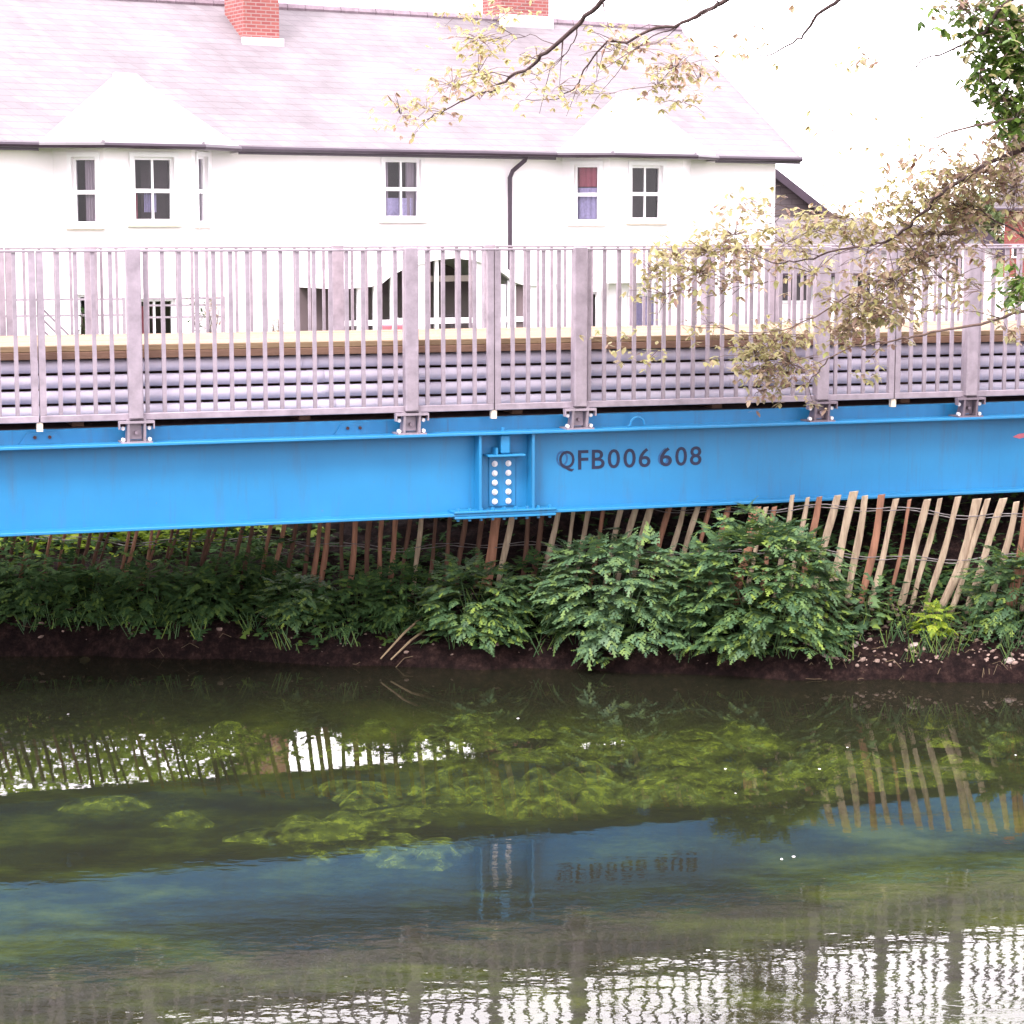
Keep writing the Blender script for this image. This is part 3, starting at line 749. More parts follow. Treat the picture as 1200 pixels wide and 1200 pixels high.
# ------------------------------------------------------------------ white house
GZ = .62
HF = Frame((0, 48.96), 31.2, GZ)
house = empty('white_house', (0, 48.96, GZ), R(31.2))
tag(house, 'long white rendered house with slate roof, two bays and brick chimneys', 'house')
def hu(px, v=0): return HF.hit(px, 250, v)[0]
EZ = HF.hit(600, 170)[1]          # eaves height above ground
UL, UR = -24.0, hu(908)
def wall(name, frame_pts, openings, z0, z1, mat_, parent, depth=.16):
    """frame_pts: (P0,P1) local xy end points of the wall face; openings (s0,s1,z0,z1) along it"""
    a, b_ = Vector((*frame_pts[0], 0)), Vector((*frame_pts[1], 0)); Ln = (b_-a).length; d = (b_-a)/Ln; nrm = Vector((-d.y, d.x, 0))
    S = sorted({0, Ln, *[o[0] for o in openings], *[o[1] for o in openings]}); Z = sorted({z0, z1, *[o[2] for o in openings], *[o[3] for o in openings]})
    m = MB()
    def pt(s, z, v=0): return tuple(a+d*s+nrm*v+Vector((0, 0, z)))
    for i in range(len(S)-1):
        for j in range(len(Z)-1):
            cs, cz = (S[i]+S[i+1])/2, (Z[j]+Z[j+1])/2
            if any(o[0] < cs < o[1] and o[2] < cz < o[3] for o in openings): continue
            m.quad(pt(S[i], Z[j]), pt(S[i+1], Z[j]), pt(S[i+1], Z[j+1]), pt(S[i], Z[j+1]))
    for (s0, s1, a0, a1) in openings:
        m.quad(pt(s0, a0), pt(s0, a1), pt(s0, a1, depth), pt(s0, a0, depth)); m.quad(pt(s1, a0), pt(s1, a0, depth), pt(s1, a1, depth), pt(s1, a1))
        m.quad(pt(s0, a0), pt(s0, a0, depth), pt(s1, a0, depth), pt(s1, a0)); m.quad(pt(s0, a1), pt(s1, a1), pt(s1, a1, depth), pt(s0, a1, depth))
    o = m.build(name, mat_, parent); return o, pt, Ln
def sash(pt, s0, s1, z0, z1, parent, mull=True, curtain=None, transom=.5, sill=True, fw=.055, arch=False):
    m = MB()
    def bx(a0, a1, c0, c1, v0, v1):
        vs = [pt(a0, c0, v0), pt(a1, c0, v0), pt(a1, c0, v1), pt(a0, c0, v1), pt(a0, c1, v0), pt(a1, c1, v0), pt(a1, c1, v1), pt(a0, c1, v1)]
        m.add(vs, [(0, 3, 2, 1), (4, 5, 6, 7), (0, 1, 5, 4), (1, 2, 6, 5), (2, 3, 7, 6), (3, 0, 4, 7)])
    bx(s0, s0+fw, z0, z1, .06, .14); bx(s1-fw, s1, z0, z1, .06, .14); bx(s0+fw, s1-fw, z0, z0+fw, .061, .139); bx(s0+fw, s1-fw, z1-fw, z1, .061, .139)
    zm = z0+(z1-z0)*transom
    if transom: bx(s0+fw, s1-fw, zm-.04, zm+.04, .07, .138)
    if mull:
        for k in range(1, mull+1 if mull is not True else 2):
            c = s0+(s1-s0)*k/((mull if mull is not True else 1)+1); bx(c-.022, c+.022, z0+fw, z1-fw, .075, .137)
    # raised surround
    t = .09
    bx(s0-t, s0-.002, z0, z1+t, -.035, -.002); bx(s1+.002, s1+t, z0, z1+t, -.035, -.002); bx(s0-.002, s1+.002, z1+.002, z1+t, -.034, -.002)
    w = m.build('window', PAINTW, parent)
    p = MB(); p.quad(pt(s0+fw, z0+fw, .10), pt(s1-fw, z0+fw, .10), pt(s1-fw, z1-fw, .10), pt(s0+fw, z1-fw, .10)); p.build('pane', GLASS, w)
    if sill:
        m = MB()
        vs = [pt(s0-.16, z0-.09, -.10), pt(s1+.16, z0-.09, -.10), pt(s1+.16, z0-.09, .0), pt(s0-.16, z0-.09, .0), pt(s0-.16, z0-.01, -.10), pt(s1+.16, z0-.01, -.10), pt(s1+.16, z0-.004, .0), pt(s0-.16, z0-.004, .0)]
        m.add(vs, [(0, 3, 2, 1), (4, 5, 6, 7), (0, 1, 5, 4), (1, 2, 6, 5), (2, 3, 7, 6), (3, 0, 4, 7)]); m.build('sill', CREAM, w)
    if curtain:
        for (f0, f1, g0, g1, cm_) in curtain:
            m = MB(); n = 14; a0 = s0+(s1-s0)*f0; a1 = s0+(s1-s0)*f1; c0 = z0+(z1-z0)*g0; c1 = z0+(z1-z0)*g1
            for i in range(n):
                x0 = a0+(a1-a0)*i/n; x1 = a0+(a1-a0)*(i+1)/n; v0 = .22+.02*math.sin(i*2.2); v1 = .22+.02*math.sin((i+1)*2.2)
                m.quad(pt(x0, c0, v0), pt(x1, c0, v1), pt(x1, c1, v1), pt(x0, c1, v0))
            m.build('curtain', cm_, w)
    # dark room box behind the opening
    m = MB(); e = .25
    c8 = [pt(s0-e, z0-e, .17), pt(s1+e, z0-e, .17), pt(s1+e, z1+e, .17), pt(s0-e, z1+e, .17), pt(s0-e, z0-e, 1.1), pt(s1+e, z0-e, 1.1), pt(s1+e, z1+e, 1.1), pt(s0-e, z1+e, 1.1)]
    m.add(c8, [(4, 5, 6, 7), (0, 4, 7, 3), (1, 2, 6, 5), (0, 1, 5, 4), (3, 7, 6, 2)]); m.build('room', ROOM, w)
    return w
# wall with openings (bays leave gaps)
def bay(pxa, pxb, dep):
    """front face between pixel columns, returns local corner points"""
    a = hu(pxa, -dep); b_ = hu(pxb, -dep)
    return [(a-dep, 0), (a, -dep), (b_, -dep), (b_+dep, 0)]
BD = .75
bayL = bay(123, 226, BD); bayR = bay(714, 800, BD)
def zz(px, py, v=0): return HF.hit(px, py, v)[1]
walls = []
# middle walls
segs = [(UL, bayL[0][0]), (bayL[3][0], bayR[0][0]), (bayR[3][0], UR)]
mid = [(hu(451), hu(493), zz(472, 256), zz(472, 187))]
ops = [[(s-segs[0][0], e-segs[0][0], a, b_) for s, e, a, b_ in [(-17.5, -16.5, zz(472, 256), zz(472, 187)), (-21.5, -20.5, zz(472, 256), zz(472, 187))]],
       [(s-segs[1][0], e-segs[1][0], a, b_) for s, e, a, b_ in mid+[(hu(612)-.0, hu(622), zz(615, 384), zz(615, 335))]], []]
for (a, b_), op in zip(segs, ops):
    w, pt, Ln = wall('wall', ((a, 0), (b_, 0)), op, -.3, EZ, RENDER_W, house)
    for i, o in enumerate(op):
        cu = [(0, .22, 0, 1, CURT), (.72, 1, 0, 1, CURT), (.1, .9, 0, .35, CURTV)] if (o[1]-o[0]) > .6 else None
        sash(pt, *o, house, mull=(o[1]-o[0]) > .6, curtain=cu)
def bayfaces(B, fr, zr, left, right, zl=None, low=None):
    """B corners; windows given in pixels on each face"""
    for fi in range(3):
        A, C = B[fi], B[fi+1]
        a, c = Vector(A), Vector(C); ln = (c-a).length; d = (c-a)/ln
        # world plane intersection for this face
        Wp = HF.world(A[0], A[1], 0); ang = 31.2+math.degrees(math.atan2(d.y, d.x)); FR = Frame((Wp.x, Wp.y), ang, GZ)
        op = []
        for (p0, p1, y0, y1) in fr[fi]:
            s0 = FR.hit(p0, (y0+y1)/2)[0]; s1 = FR.hit(p1, (y0+y1)/2)[0]; z0 = FR.hit((p0+p1)/2, y1)[1]; z1 = FR.hit((p0+p1)/2, y0)[1]
            s0 = max(.08, s0); s1 = min(ln-.08, s1)
            if s1-s0 < .25: s0, s1 = ln*.25, ln*.75
            op.append((s0, s1, z0, z1))
        w, pt, Ln = wall('bay_wall', (A, C), op, -.3, EZ+.02, RENDER_W, house)
        for k, o in enumerate(op): sash(pt, *o, house, mull=(o[1]-o[0]) > .62, curtain=zr[fi][k] if k < len(zr[fi]) else None, transom=.48)
bayfaces(bayL, [[(85, 113, 184, 263), (90, 114, 345, 440)], [(157, 204, 184, 260), (160, 206, 350, 440)], [(242, 254, 184, 262), (242, 254, 350, 440)]],
         [[[(.35, .85, 0, 1, CURT)]], [[(0, .18, .0, .45, CURTP), (.35, .65, .15, .45, CURTV)], [(0, .4, .3, .9, CURTP)]], [[(.2, 1, 0, 1, CURT)]]], 0, 0)
bayfaces(bayR, [[(673, 702, 193, 260), (688, 700, 342, 430)], [(740, 776, 194, 258), (739, 775, 345, 430)], []],
         [[[(0, 1, .62, 1, CURTP), (0, 1, 0, .60, CURTV)]], [None, [(0, 1, 0, 1, CURTV)]], []], 0, 0)
# end and rear walls
HD = 9.0
m = MB(); RH = 3.03
m.add([(UR, 0, -.3), (UR, HD, -.3), (UR, HD, EZ), (UR, HD/2, EZ+RH-.15), (UR, 0, EZ)], [(0, 1, 2, 3, 4)])
m.add([(UL, 0, -.3), (UL, HD, -.3), (UL, HD, EZ), (UL, HD/2, EZ+RH-.15), (UL, 0, EZ)], [(4, 3, 2, 1, 0)])
m.quad((UL, HD, -.3), (UL, HD, EZ), (UR, HD, EZ), (UR, HD, -.3)); m.build('wall', RENDER_W, house)
# roof slabs
ov = .38; zr = EZ+RH; sl = (RH)/(HD/2)
UE = UR+.42
def slab(m, x0, x1, y0, z0, y1, z1, t=.09):
    m.add([(x0, y0, z0), (x1, y0, z0), (x1, y1, z1), (x0, y1, z1), (x0, y0, z0-t), (x1, y0, z0-t), (x1, y1, z1-t), (x0, y1, z1-t)],
          [(0, 1, 2, 3), (7, 6, 5, 4), (0, 4, 5, 1), (1, 5, 6, 2), (2, 6, 7, 3), (3, 7, 4, 0)])
m = MB(); slab(m, UL-.4, UE, -ov, EZ-ov*sl+.12, HD/2, zr+.12); slab(m, UL-.4, UE, HD+ov, EZ-ov*sl+.12, HD/2, zr+.12)
roof = m.build('roof', SLATE, house)
m = MB(); u = UL-.4; 
while u < UE:
    e = min(u+.45, UE); m.tube([(u+.006, HD/2, zr+.10), (e-.006, HD/2, zr+.10)], .115+random.uniform(-.006, .006), 8); u = e
m.build('ridge_tiles', TILE, roof)
m = MB(); m.bar((UE+.012, -ov-.02, EZ-ov*sl+.05), (UE+.012, HD/2, zr+.05), .03, .2); m.build('bargeboard', PAINTW, roof)
# bay roofs (half hexagonal, dying into the main slope)
def bayroof(B, apx):
    e = .30
    A = [(B[0][0]-e*1.4, -ov-.02), (B[1][0]-e*.4, -BD-e), (B[2][0]+e*.4, -BD-e), (B[3][0]+e*1.4, -ov-.02)]
    z0 = EZ-.15
    def apex(px, py):
        v = 0
        for _ in range(60):
            z = HF.hit(px, py, v)[1]; v += ((z-EZ-.10)/sl-v)*.3
        return (hu(px, v), v-.02, EZ+sl*v+.16)
    ap0 = apex(*apx[0]); ap1 = apex(*apx[1])
    m = MB(); vs = [(x, y, z0) for x, y in A]+[ap0, ap1]+[(x, y, z0-.06) for x, y in A]
    fs = [(0, 1, 4), (1, 2, 5, 4), (2, 3, 5), (0, 6, 7, 1), (1, 7, 8, 2), (2, 8, 9, 3), (6, 9, 8, 7)]
    m.add(vs, fs); r = m.build('bay_roof', SLATEB, house)
    m = MB()
    for p, q in ((A[1], ap0), (A[2], ap1)): m.tube([(p[0], p[1], z0+.01), q], .045, 6)
    m.tube([ap0, ap1], .05, 6); m.build('hip_tiles', SLATEB, r)
    # soffit + gutter
    m = MB(); g = [(x, y-.05, z0-.06) for x, y in A]; m.tube(g, .06, 8)
    m.build('gutter', BLACKP, r)
    return A
AL = bayroof(bayL, ((138, 91), (163, 93))); AR = bayroof(bayR, ((722, 114), (744, 115)))
for (a, b_) in ((UL-.4, AL[0][0]), (AL[3][0], AR[0][0]), (AR[3][0], UE)):
    m = MB(); zg = EZ-ov*sl+.02
    m.tube([(a, -ov-.06, zg+.03), (b_, -ov-.06, zg+.03)], .062, 8)
    m.box(a, b_, -ov-.02, -ov+.01, zg-.08, zg+.06)
    m.build('gutter', BLACKP, house)
    m = MB(); m.box(a, b_, -ov+.012, -.002, zg-.06, zg-.04); m.build('soffit', RENDER_W, house)
# chimneys
def chimney(p0, p1, pyb, v, vd, tall, cap=False):
    a = hu(p0, v); b_ = hu(p1, v); zb = HF.hit((p0+p1)/2, pyb, v)[1]
    m = MB(); m.box(a, b_, v, v+vd, zb-.25, zb+tall); m.box(a-.06, b_+.06, v-.06, v+vd+.06, zb+tall+.001, zb+tall+.16); c = m.build('chimney', BRICK, roof)
    m = MB(); m.box(a-.07, b_+.07, v-.10, v-.004, zb-.20, zb+.10); m.build('flashing', LEAD, c)
    m = MB()
    for t in (.3, .7): m.tube([(a+(b_-a)*t, v+vd/2, zb+tall+.16), (a+(b_-a)*t, v+vd/2, zb+tall+.55)], [.13, .10], 10)
    m.build('chimney_pots', TILE, c)
chimney(289, 330, 50, 3.1, 1.0, 2.4); chimney(588, 643, 23, 4.3, .9, 2.0)
# downpipes
m = MB(); a = hu(617, -.4); b_ = hu(598, -.1)
m.tube([(a, -.42, EZ-.24), (a-.02, -.36, EZ-.34), (b_+.05, -.12, EZ-.56), (b_, -.09, EZ-.70), (b_, -.09, -.2)], .05, 8); m.build('downpipe', BLACKP, house)
ca, cb = hu(632, -1.1), hu(775, -1.1); cz = zz(690, 330, -1.1)
m = MB(); m.box(ca, cb, -1.15, -BD-.02, cz-.04, cz+.05); m.box(ca+.04, cb-.04, -1.10, -BD-.05, cz+.052, cz+.10)
for u in (ca+.1, (ca+cb)/2-1.1, cb-.1): m.box(u-.04, u+.04, -1.12, -1.04, -.3, cz-.042)
m.build('canopy', PAINTW, house)

# garden pavilion with a curved white roof, left of the bow window
PF = Frame((0, 44.5), 31.2, GZ)
pv = empty('garden_pavilion', (0, 44.5, GZ), R(31.2))
tag(pv, 'white garden room with swept roof wings and a central arch of dark panes', 'pavilion')
def pu(px): return PF.hit(px, 330)[0]
def pz(px, py): return PF.hit(px, py)[1]
T = [(396, 334), (415, 328), (435, 317), (455, 309), (475, 303), (490, 300), (505, 296), (530, 293.5), (555, 296), (568, 300), (580, 306), (595, 317), (610, 327), (632, 330)]
Lw = [(632, 335), (611, 334), (600, 330), (590, 322), (578, 314), (566, 309), (553, 305), (530, 302.5), (507, 305), (492, 309), (476, 313), (458, 322), (446, 332), (432, 336), (396, 339)]
m = MB(); m.prism([(pu(a), pz(a, b_)) for a, b_ in T+Lw], -.08, 1.9); m.build('roof', PAINTW, pv)
def zlow(px):
    q = sorted(Lw)
    for (a, ya), (b_, yb) in zip(q, q[1:]):
        if a <= px <= b_: return pz(px, ya+(yb-ya)*(px-a)/(b_-a))
    return pz(px, 335)
m = MB()
for px, hw in ((398, .05), (421, .04), (440, .04), (460, .04), (480, .05), (493, .10), (512, .04), (538, .04), (562, .10), (578, .04), (600, .09), (626, .12)):
    u = pu(px); m.box(u-hw, u+hw, 0, .07, -.3, zlow(px)+.02)
m.box(pu(398), pu(626), .012, .06, pz(530, 379), pz(530, 373)); m.build('frame', PAINTW, pv)
m = MB(); m.box(pu(496), pu(560), .10, .13, pz(530, 330), pz(530, 323)); m.build('blind', CREAM, pv)
m = MB()
cols = [398, 421, 440, 460, 480, 493, 512, 530, 538, 562, 578, 600]
for a, b_ in zip(cols, cols[1:]): m.quad((pu(a), .035, -.3), (pu(b_), .035, -.3), (pu(b_), .035, zlow(b_)+.02), (pu(a), .035, zlow(a)+.02))
m.build('pane', GLASS, pv)
m = MB(); m.prism([(pu(398), -.3), (pu(632), -.3)]+[(pu(a), pz(a, b_)) for a, b_ in Lw], 1.7, 1.8); m.box(pu(602), pu(624), .08, .12, -.3, pz(610, 334)); m.build('rear_wall', ROOM, pv)
for i, px in enumerate((424, 442)):
    u = pu(px)+.1; p = PF.world(u, -.8, 0)
    o = MB().tube([(0, 0, 0), (0, 0, .22), (0, 0, .30), (0, 0, .32)], [.07, .10, .12, .11], 12).build('flower_pot', CURTP); o.location = (p.x, p.y, p.z+.42)
    st_ = MB().tube([(0, 0, -.42), (0, 0, -.38), (0, 0, -.37), (0, 0, -.03), (0, 0, -.02), (0, 0, 0)], [.18, .18, .04, .04, .18, .18], 10).build('pot_stand', PAINTW, o)
    tag(o, ('red flower pot on a thin stand, left one before the curved-roof garden room', 'red flower pot on a thin stand, right one before the curved-roof garden room')[i], 'flower pot', 'red flower pots by the garden room')

# garden balustrade and steps rail at left, rail at right
def garden_rail(pa, pb, Y, rows, post_step, lab, name='garden_railing', diag=False, mt_=GALV):
    A = at(pa, rows[0], Y); B_ = at(pb, rows[0], Y+abs(pb-pa)*.004)
    rt = empty(name, (A.x, A.y, GZ)); d = B_-A; d.z = 0
    m = MB(); z_s = [at(pa, r, Y).z-GZ for r in rows]
    for z in z_s: m.bar((0, 0, z), (d.x, d.y, z), .03, .035)
    m.build('rail', mt_, rt)
    n = max(1, int(d.length/post_step))
    for i in range(n+1):
        t = i/n; q = MB(); q.box(d.x*t-.025, d.x*t+.025, d.y*t-.025, d.y*t+.025, -.05, z_s[0]+.03); q.build('post', mt_, rt)
    tag(rt, lab, 'railing'); return rt
garden_rail(-30, 145, 38, (352, 371), 1.4, 'thin grey garden railing on the terrace at the far left')
garden_rail(172, 262, 41, (350, 358, 372), 1.1, 'pale three-bar terrace railing before the left bay')
garden_rail(465, 572, 43, (374, 378), 1.0, 'white low terrace rail in front of the bow window', mt_=PAINTW)
a = at(50, 362, 37.5); b_ = at(86, 398, 37.5)
rt = empty('stair_handrail', (a.x, a.y, GZ)); m = MB()
for dz in (0, -.18, -.36): m.bar((0, 0, a.z-GZ+dz), (b_.x-a.x, 0, b_.z-GZ+dz), .03, .03)
m.build('rail', GALVD, rt); m = MB(); m.box(-.025, .025, -.025, .025, -.05, a.z-GZ+.02); m.box(b_.x-a.x-.025, b_.x-a.x+.025, -.025, .025, -.05, max(.1, b_.z-GZ+.02)); m.build('post', GALVD, rt)
tag(rt, 'sloping three-bar handrail beside steps at the far left of the garden', 'handrail')
random.seed(51)
for px, hy, lab in ((98, 362, 'tall thin dark shrub near the terrace railing at far left'), (232, 338, 'spindly tall shrub left of two in front of the left bay'), (250, 350, 'spindly shorter shrub with red tips in front of the left bay'), (325, 372, 'low spiky brown shrub poking above the deck boards')):
    c = at(px, 400, 36); top = at(px, hy, 36); c.z = GZ
    rt = empty('garden_shrub', c); st = MB(); mb = MB(); h = top.z-GZ
    for k in range(5):
        q = [(0, 0, 0), (random.uniform(-.05, .05), 0, h*.5), (random.uniform(-.12, .12), random.uniform(-.1, .1), h*random.uniform(.85, 1))]; st.tube(q, [.014, .01, .004], 5)
        for _ in range(40):
            z = random.uniform(.3, 1)*h; put_leaf(mb, random.choice(PALM), Vector((random.gauss(0, .07), random.gauss(0, .07), z)), Vector((random.uniform(-1, 1), random.uniform(-1, 1), .3)), Vector((0, 0, 1)), random.uniform(.05, .09))
    st.build('stems', BARK, rt); mb.build('leaves', TANLEAF if px > 240 else HEMD, rt); tag(rt, lab, 'shrub', 'garden shrubs by the house')

# ------------------------------------------------------------------ buildings on the right
def simple_house(name, O, deg, u0, u1, dep, ez, rh, lab, wm, rm, gable_front=False, wins=(), over=.3):
    rt = empty(name, (O[0], O[1], GZ), R(deg))
    m = MB(); m.box(u0, u1, 0, dep, -.3, ez, bev=0)
    if gable_front:
        um_ = (u0+u1)/2; m.prism([(u0, ez), (u1, ez), (um_, ez+rh)], .001, dep-.001); w = m.build('wall', wm, rt)
        m = MB(); t = .1
        for sx, ux in ((-1, u0), (1, u1)):
            ue = ux+sx*over; ze = ez-over*rh/(abs(u1-u0)/2)
            m.add([(ue, -over, ze), (um_, -over, ez+rh), (um_, dep, ez+rh), (ue, dep, ze), (ue, -over, ze+t), (um_, -over, ez+rh+t), (um_, dep, ez+rh+t), (ue, dep, ze+t)],
                  [(0, 1, 2, 3), (7, 6, 5, 4), (0, 4, 5, 1), (1, 5, 6, 2), (2, 6, 7, 3), (3, 7, 4, 0)])
        r = m.build('roof', rm, rt)
        m = MB()
        for sx, ux in ((-1, u0), (1, u1)):
            ue = ux+sx*over; ze = ez-over*rh/(abs(u1-u0)/2)
            m.bar((ue, -over-.02, ze), (um_, -over-.02, ez+rh), .04, .22)
        m.build('bargeboard', BLACKP, r)
    else:
        m.prism([(0, ez), (dep, ez), (dep/2, ez+rh)], u0+.001, u1-.001, axis='x'); w = m.build('wall', wm, rt)
        m = MB(); slp = rh/(dep/2)
        slab(m, u0-over, u1+over, -over, ez-over*slp+.1, dep/2, ez+rh+.1); slab(m, u0-over, u1+over, dep+over, ez-over*slp+.1, dep/2, ez+rh+.1)
        r = m.build('roof', rm, rt)
        m = MB(); m.tube([(u0-over, -over-.05, ez-over*slp+.03), (u1+over, -over-.05, ez-over*slp+.03)], .07, 6); m.build('gutter', BLACKP, r)
    for (a, b_, z0, z1) in wins:
        m = MB(); m.box(a-.06, b_+.06, -.03, -.004, z0-.06, z1+.06); f = m.build('window', PAINTW, rt)
        m = MB(); m.box(a, b_, -.045, -.031, z0, z1); m.build('pane', mat('dark_pane', (.03, .025, .03), .08, .1), f)
    tag(rt, lab, 'house'); return rt
def U(px, O, deg, py=300):
    return Frame(O, deg, GZ).hit(px, py)
O = (7.5, 58); dg_ = 12
u0, z0_ = U(880, O, dg_, 318); u1, _ = U(1062, O, dg_, 318); ez_ = z0_
ws = []
for px in (912, 932, 952, 978, 1005, 1024):
    a, zt_ = U(px, O, dg_, 322); ws.append((a, a+.42, U(px, O, dg_, 352)[1], zt_-.06))
simple_house('slate_roofed_house', O, dg_, u0, u1, 7, ez_, U(960, O, dg_, 243)[1]-ez_-.35, 'white house with grey-brown slate roof behind the end of the long white house', RENDER_W, SLATED, wins=ws)
O = (5.5, 64)
u0 = U(820, O, 12)[0]; u1 = U(908, O, 12)[0]
# taller cross wing whose roof slope shows past the white wall
zap = U(900, O, 12, 196)[1]; zlow = U(950, O, 12, 246)[1]
ua_ = U(878, O, 12)[0]; ub_ = U(958, O, 12)[0]
simple_house('rear_wing_house', O, 12, 2*ua_-ub_, ub_, 6, zlow, (zap-zlow)*1.25, 'steep brown-grey gabled building rising just behind the white house end wall', SLATED, SLATED, gable_front=True)
O = (9.8, 50); dg_ = 8
c, zap = U(1140, O, dg_, 268); hw = 1.15
ze_ = U(1114, O, dg_, 291)[1]
simple_house('white_gabled_house', O, dg_, U(1114, O, dg_)[0], U(1164, O, dg_)[0], 6, ze_, zap-ze_, 'small white gabled house with black bargeboards behind the right railing', RENDER_W, SLATED, gable_front=True,
             wins=[(U(1120, O, dg_)[0], U(1127, O, dg_)[0], U(1120, O, dg_, 322)[1], U(1120, O, dg_, 300)[1])], over=.22)
O = (9.4, 47); dg_ = 10
a, zt_ = U(1035, O, dg_, 330); b_ = U(1290, O, dg_)[0]
gw = empty('garden_wall', (O[0], O[1], GZ), R(dg_))
m = MB(); m.box(a, b_, 0, .25, -.3, zt_); m.build('wall', RENDER_W, gw); m = MB(); m.box(a-.04, b_+.04, -.04, .29, zt_+.001, zt_+.07); m.build('coping', LEAD, gw)
tag(gw, 'tall white rendered garden wall behind the right end of the railing', 'wall')
O = (16, 68); dg_ = -20
a, zt_ = U(1178, O, dg_, 238); b_ = U(1330, O, dg_)[0]
simple_house('red_brick_house', O, dg_, a, b_, 7, zt_, 2.6, 'red brick building at the right edge behind the tree', BRICKF, SLATED, wins=[(U(1188, O, dg_)[0], U(1197, O, dg_)[0], U(1190, O, dg_, 300)[1], U(1190, O, dg_, 289)[1])])

# far trees
def far_tree(X, Y, h, r, seed, lab):
    random.seed(seed); rt = empty('far_tree', (X, Y, GZ))
    m = MB(); m.tube([(0, 0, -.2), (.1, 0, h*.3), (0, .1, h*.6), (.1, 0, h*.85)], [.22, .17, .10, .04], 8)
    for k in range(9):
        a = random.uniform(0, 6.28); z = h*random.uniform(.3, .7); m.tube([(0, 0, z), (math.cos(a)*r*.4, math.sin(a)*r*.4, z+h*.12), (math.cos(a)*r*.8, math.sin(a)*r*.8, z+h*.2)], [.07, .04, .015], 5)
    m.build('trunk', BARK, rt); mb = MB()
    lob = [(Vector((random.gauss(0, r*.45), random.gauss(0, r*.45), h*random.uniform(.45, .92))), r*random.uniform(.25, .5)) for _ in range(22)]
    for c, q in lob:
        for _ in range(170):
            d = Vector([random.gauss(0, 1) for _ in range(3)]).normalized()
            put_leaf(mb, random.choice(PALM), c+d*q*random.uniform(.5, 1), d+Vector((0, 0, -.3)), Vector((0, 0, 1)), random.uniform(.13, .26))
    mb.build('crown', FARLEAF, rt); tag(rt, lab, 'tree', 'trees beyond the houses')
far_tree(16.6, 78, 4.0, 1.7, 61, 'pale green tree between the small white gable and the red brick building')
pass
far_tree(27, 80, 5, 2.4, 63, 'green tree beyond the red brick building')

# ------------------------------------------------------------------ overhanging tree in the foreground
random.seed(77)
TR = Vector((6.3, 15.7, .45)); DY = 4.6
tree = empty('overhanging_tree', TR)
tag(tree, 'overhanging riverside tree with thin branches of pale young leaves reaching in from the right', 'tree')
Lc = lambda p: p-TR
m = MB(); trunk = [TR+Vector(p) for p in ((0, 0, -.3), (.02, -.05, 1), (-.1, -.15, 2.4), (-.12, -.25, 4.2), (-.05, -.3, 6.0), (.1, -.3, 8.2))]
m.tube([Lc(p) for p in trunk], [.34, .25, .21, .18, .13, .05], 14); m.build('trunk', BARK, tree, smooth=True)
pale, tan_, grn = MB(), MB(), MB()
SIMPLE = [[[(0, 0), (.25, .2), (.55, .27), (.82, .15), (1, 0), (.82, -.15), (.55, -.27), (.25, -.2)]], [[(0, 0), (.2, .14), (.5, .22), (.8, .12), (1, 0), (.8, -.12), (.5, -.22), (.2, -.14)]]]
def leafcl(c, n, spread, kind, size=.049, tw=None):
    """tufts of young leaves on short twigs round c"""
    for _ in range(n):
        base = c+Vector((random.gauss(0, spread), random.gauss(0, spread*.9), random.gauss(0, spread*.55)))
        if tw is not None and random.random() < .35: tw.tube([Lc(c+(base-c)*.15), Lc(c+(base-c)*.6+Vector((0, 0, .01))), Lc(base)], [.0022, .0017, .001], 3)
        for k in range(random.choice((3, 4, 5, 6))):
            a = random.uniform(0, 6.28); d = Vector((math.cos(a), math.sin(a), random.uniform(-.7, .5)))
            mbx = {'p': pale, 't': tan_, 'g': grn}[kind if random.random() < (.85 if kind == 'g' else .62) else random.choice('pt')]
            put_leaf(mbx, random.choice(SIMPLE), Lc(base), d, Vector((0, 0, 1)), size*random.uniform(.6, 1.3), random.uniform(0, .6))
def branch(pix, Y0, Y1, r0, r1, mt_=BARK, tufts=None, kind='p', dens=1.0, start=None, seed=0):
    pts = []; n = len(pix)
    for i, (px, py) in enumerate(pix):
        t = i/(n-1); pts.append(at(px, py, DY+Y0+(Y1-Y0)*t+random.uniform(-.03, .03)))
    if start is not None: pts = [start]+pts
    # subdivide with a little crookedness
    out = []
    for i in range(len(pts)-1):
        for k in range(4):
            t = k/4; p = pts[i].lerp(pts[i+1], t)
            if k: p += Vector([random.gauss(0, .006) for _ in range(3)])
            out.append(p)
    out.append(pts[-1]); N = len(out)
    rad = [(r0+(r1-r0)*(i/(N-1))**.55)*.7 for i in range(N)]
    m = MB(); m.tube([Lc(p) for p in out], rad, 7)
    # side twigs
    for i in range(4, N-1, 2):
        if start is not None and i < 6: continue
        if random.random() < .75*dens:
            p = out[i]; d = (out[min(N-1, i+2)]-p).normalized()
            l = random.uniform(.11, .38); sd = Vector((random.uniform(-.7, .4), random.uniform(-.7, .7), random.uniform(-.8, .7)))
            q = p+(d*.6+sd).normalized()*l; mid = p.lerp(q, .5)+Vector((0, 0, random.uniform(-.02, .03)))
            m.tube([Lc(p), Lc(mid), Lc(q)], [max(.0025, rad[i]*.45), .0022, .0012], 4)
            if tufts: leafcl(q, int(tufts*random.uniform(.5, 1.4)), .062, kind, tw=m)
    if tufts: leafcl(out[-1], int(tufts*2), .085, kind, tw=m)
    m.build('branch', mt_, tree, smooth=True)
    return out
tp = trunk[3]; tq = trunk[4]; tl = trunk[2]
branch([(950, -130), (800, -60), (706, 0), (680, 27), (640, 62), (620, 80), (597, 90), (575, 108), (558, 110), (520, 130), (500, 140)], 9.2, 10.8, .045, .004, tufts=3, kind='p', start=tq, dens=.7)
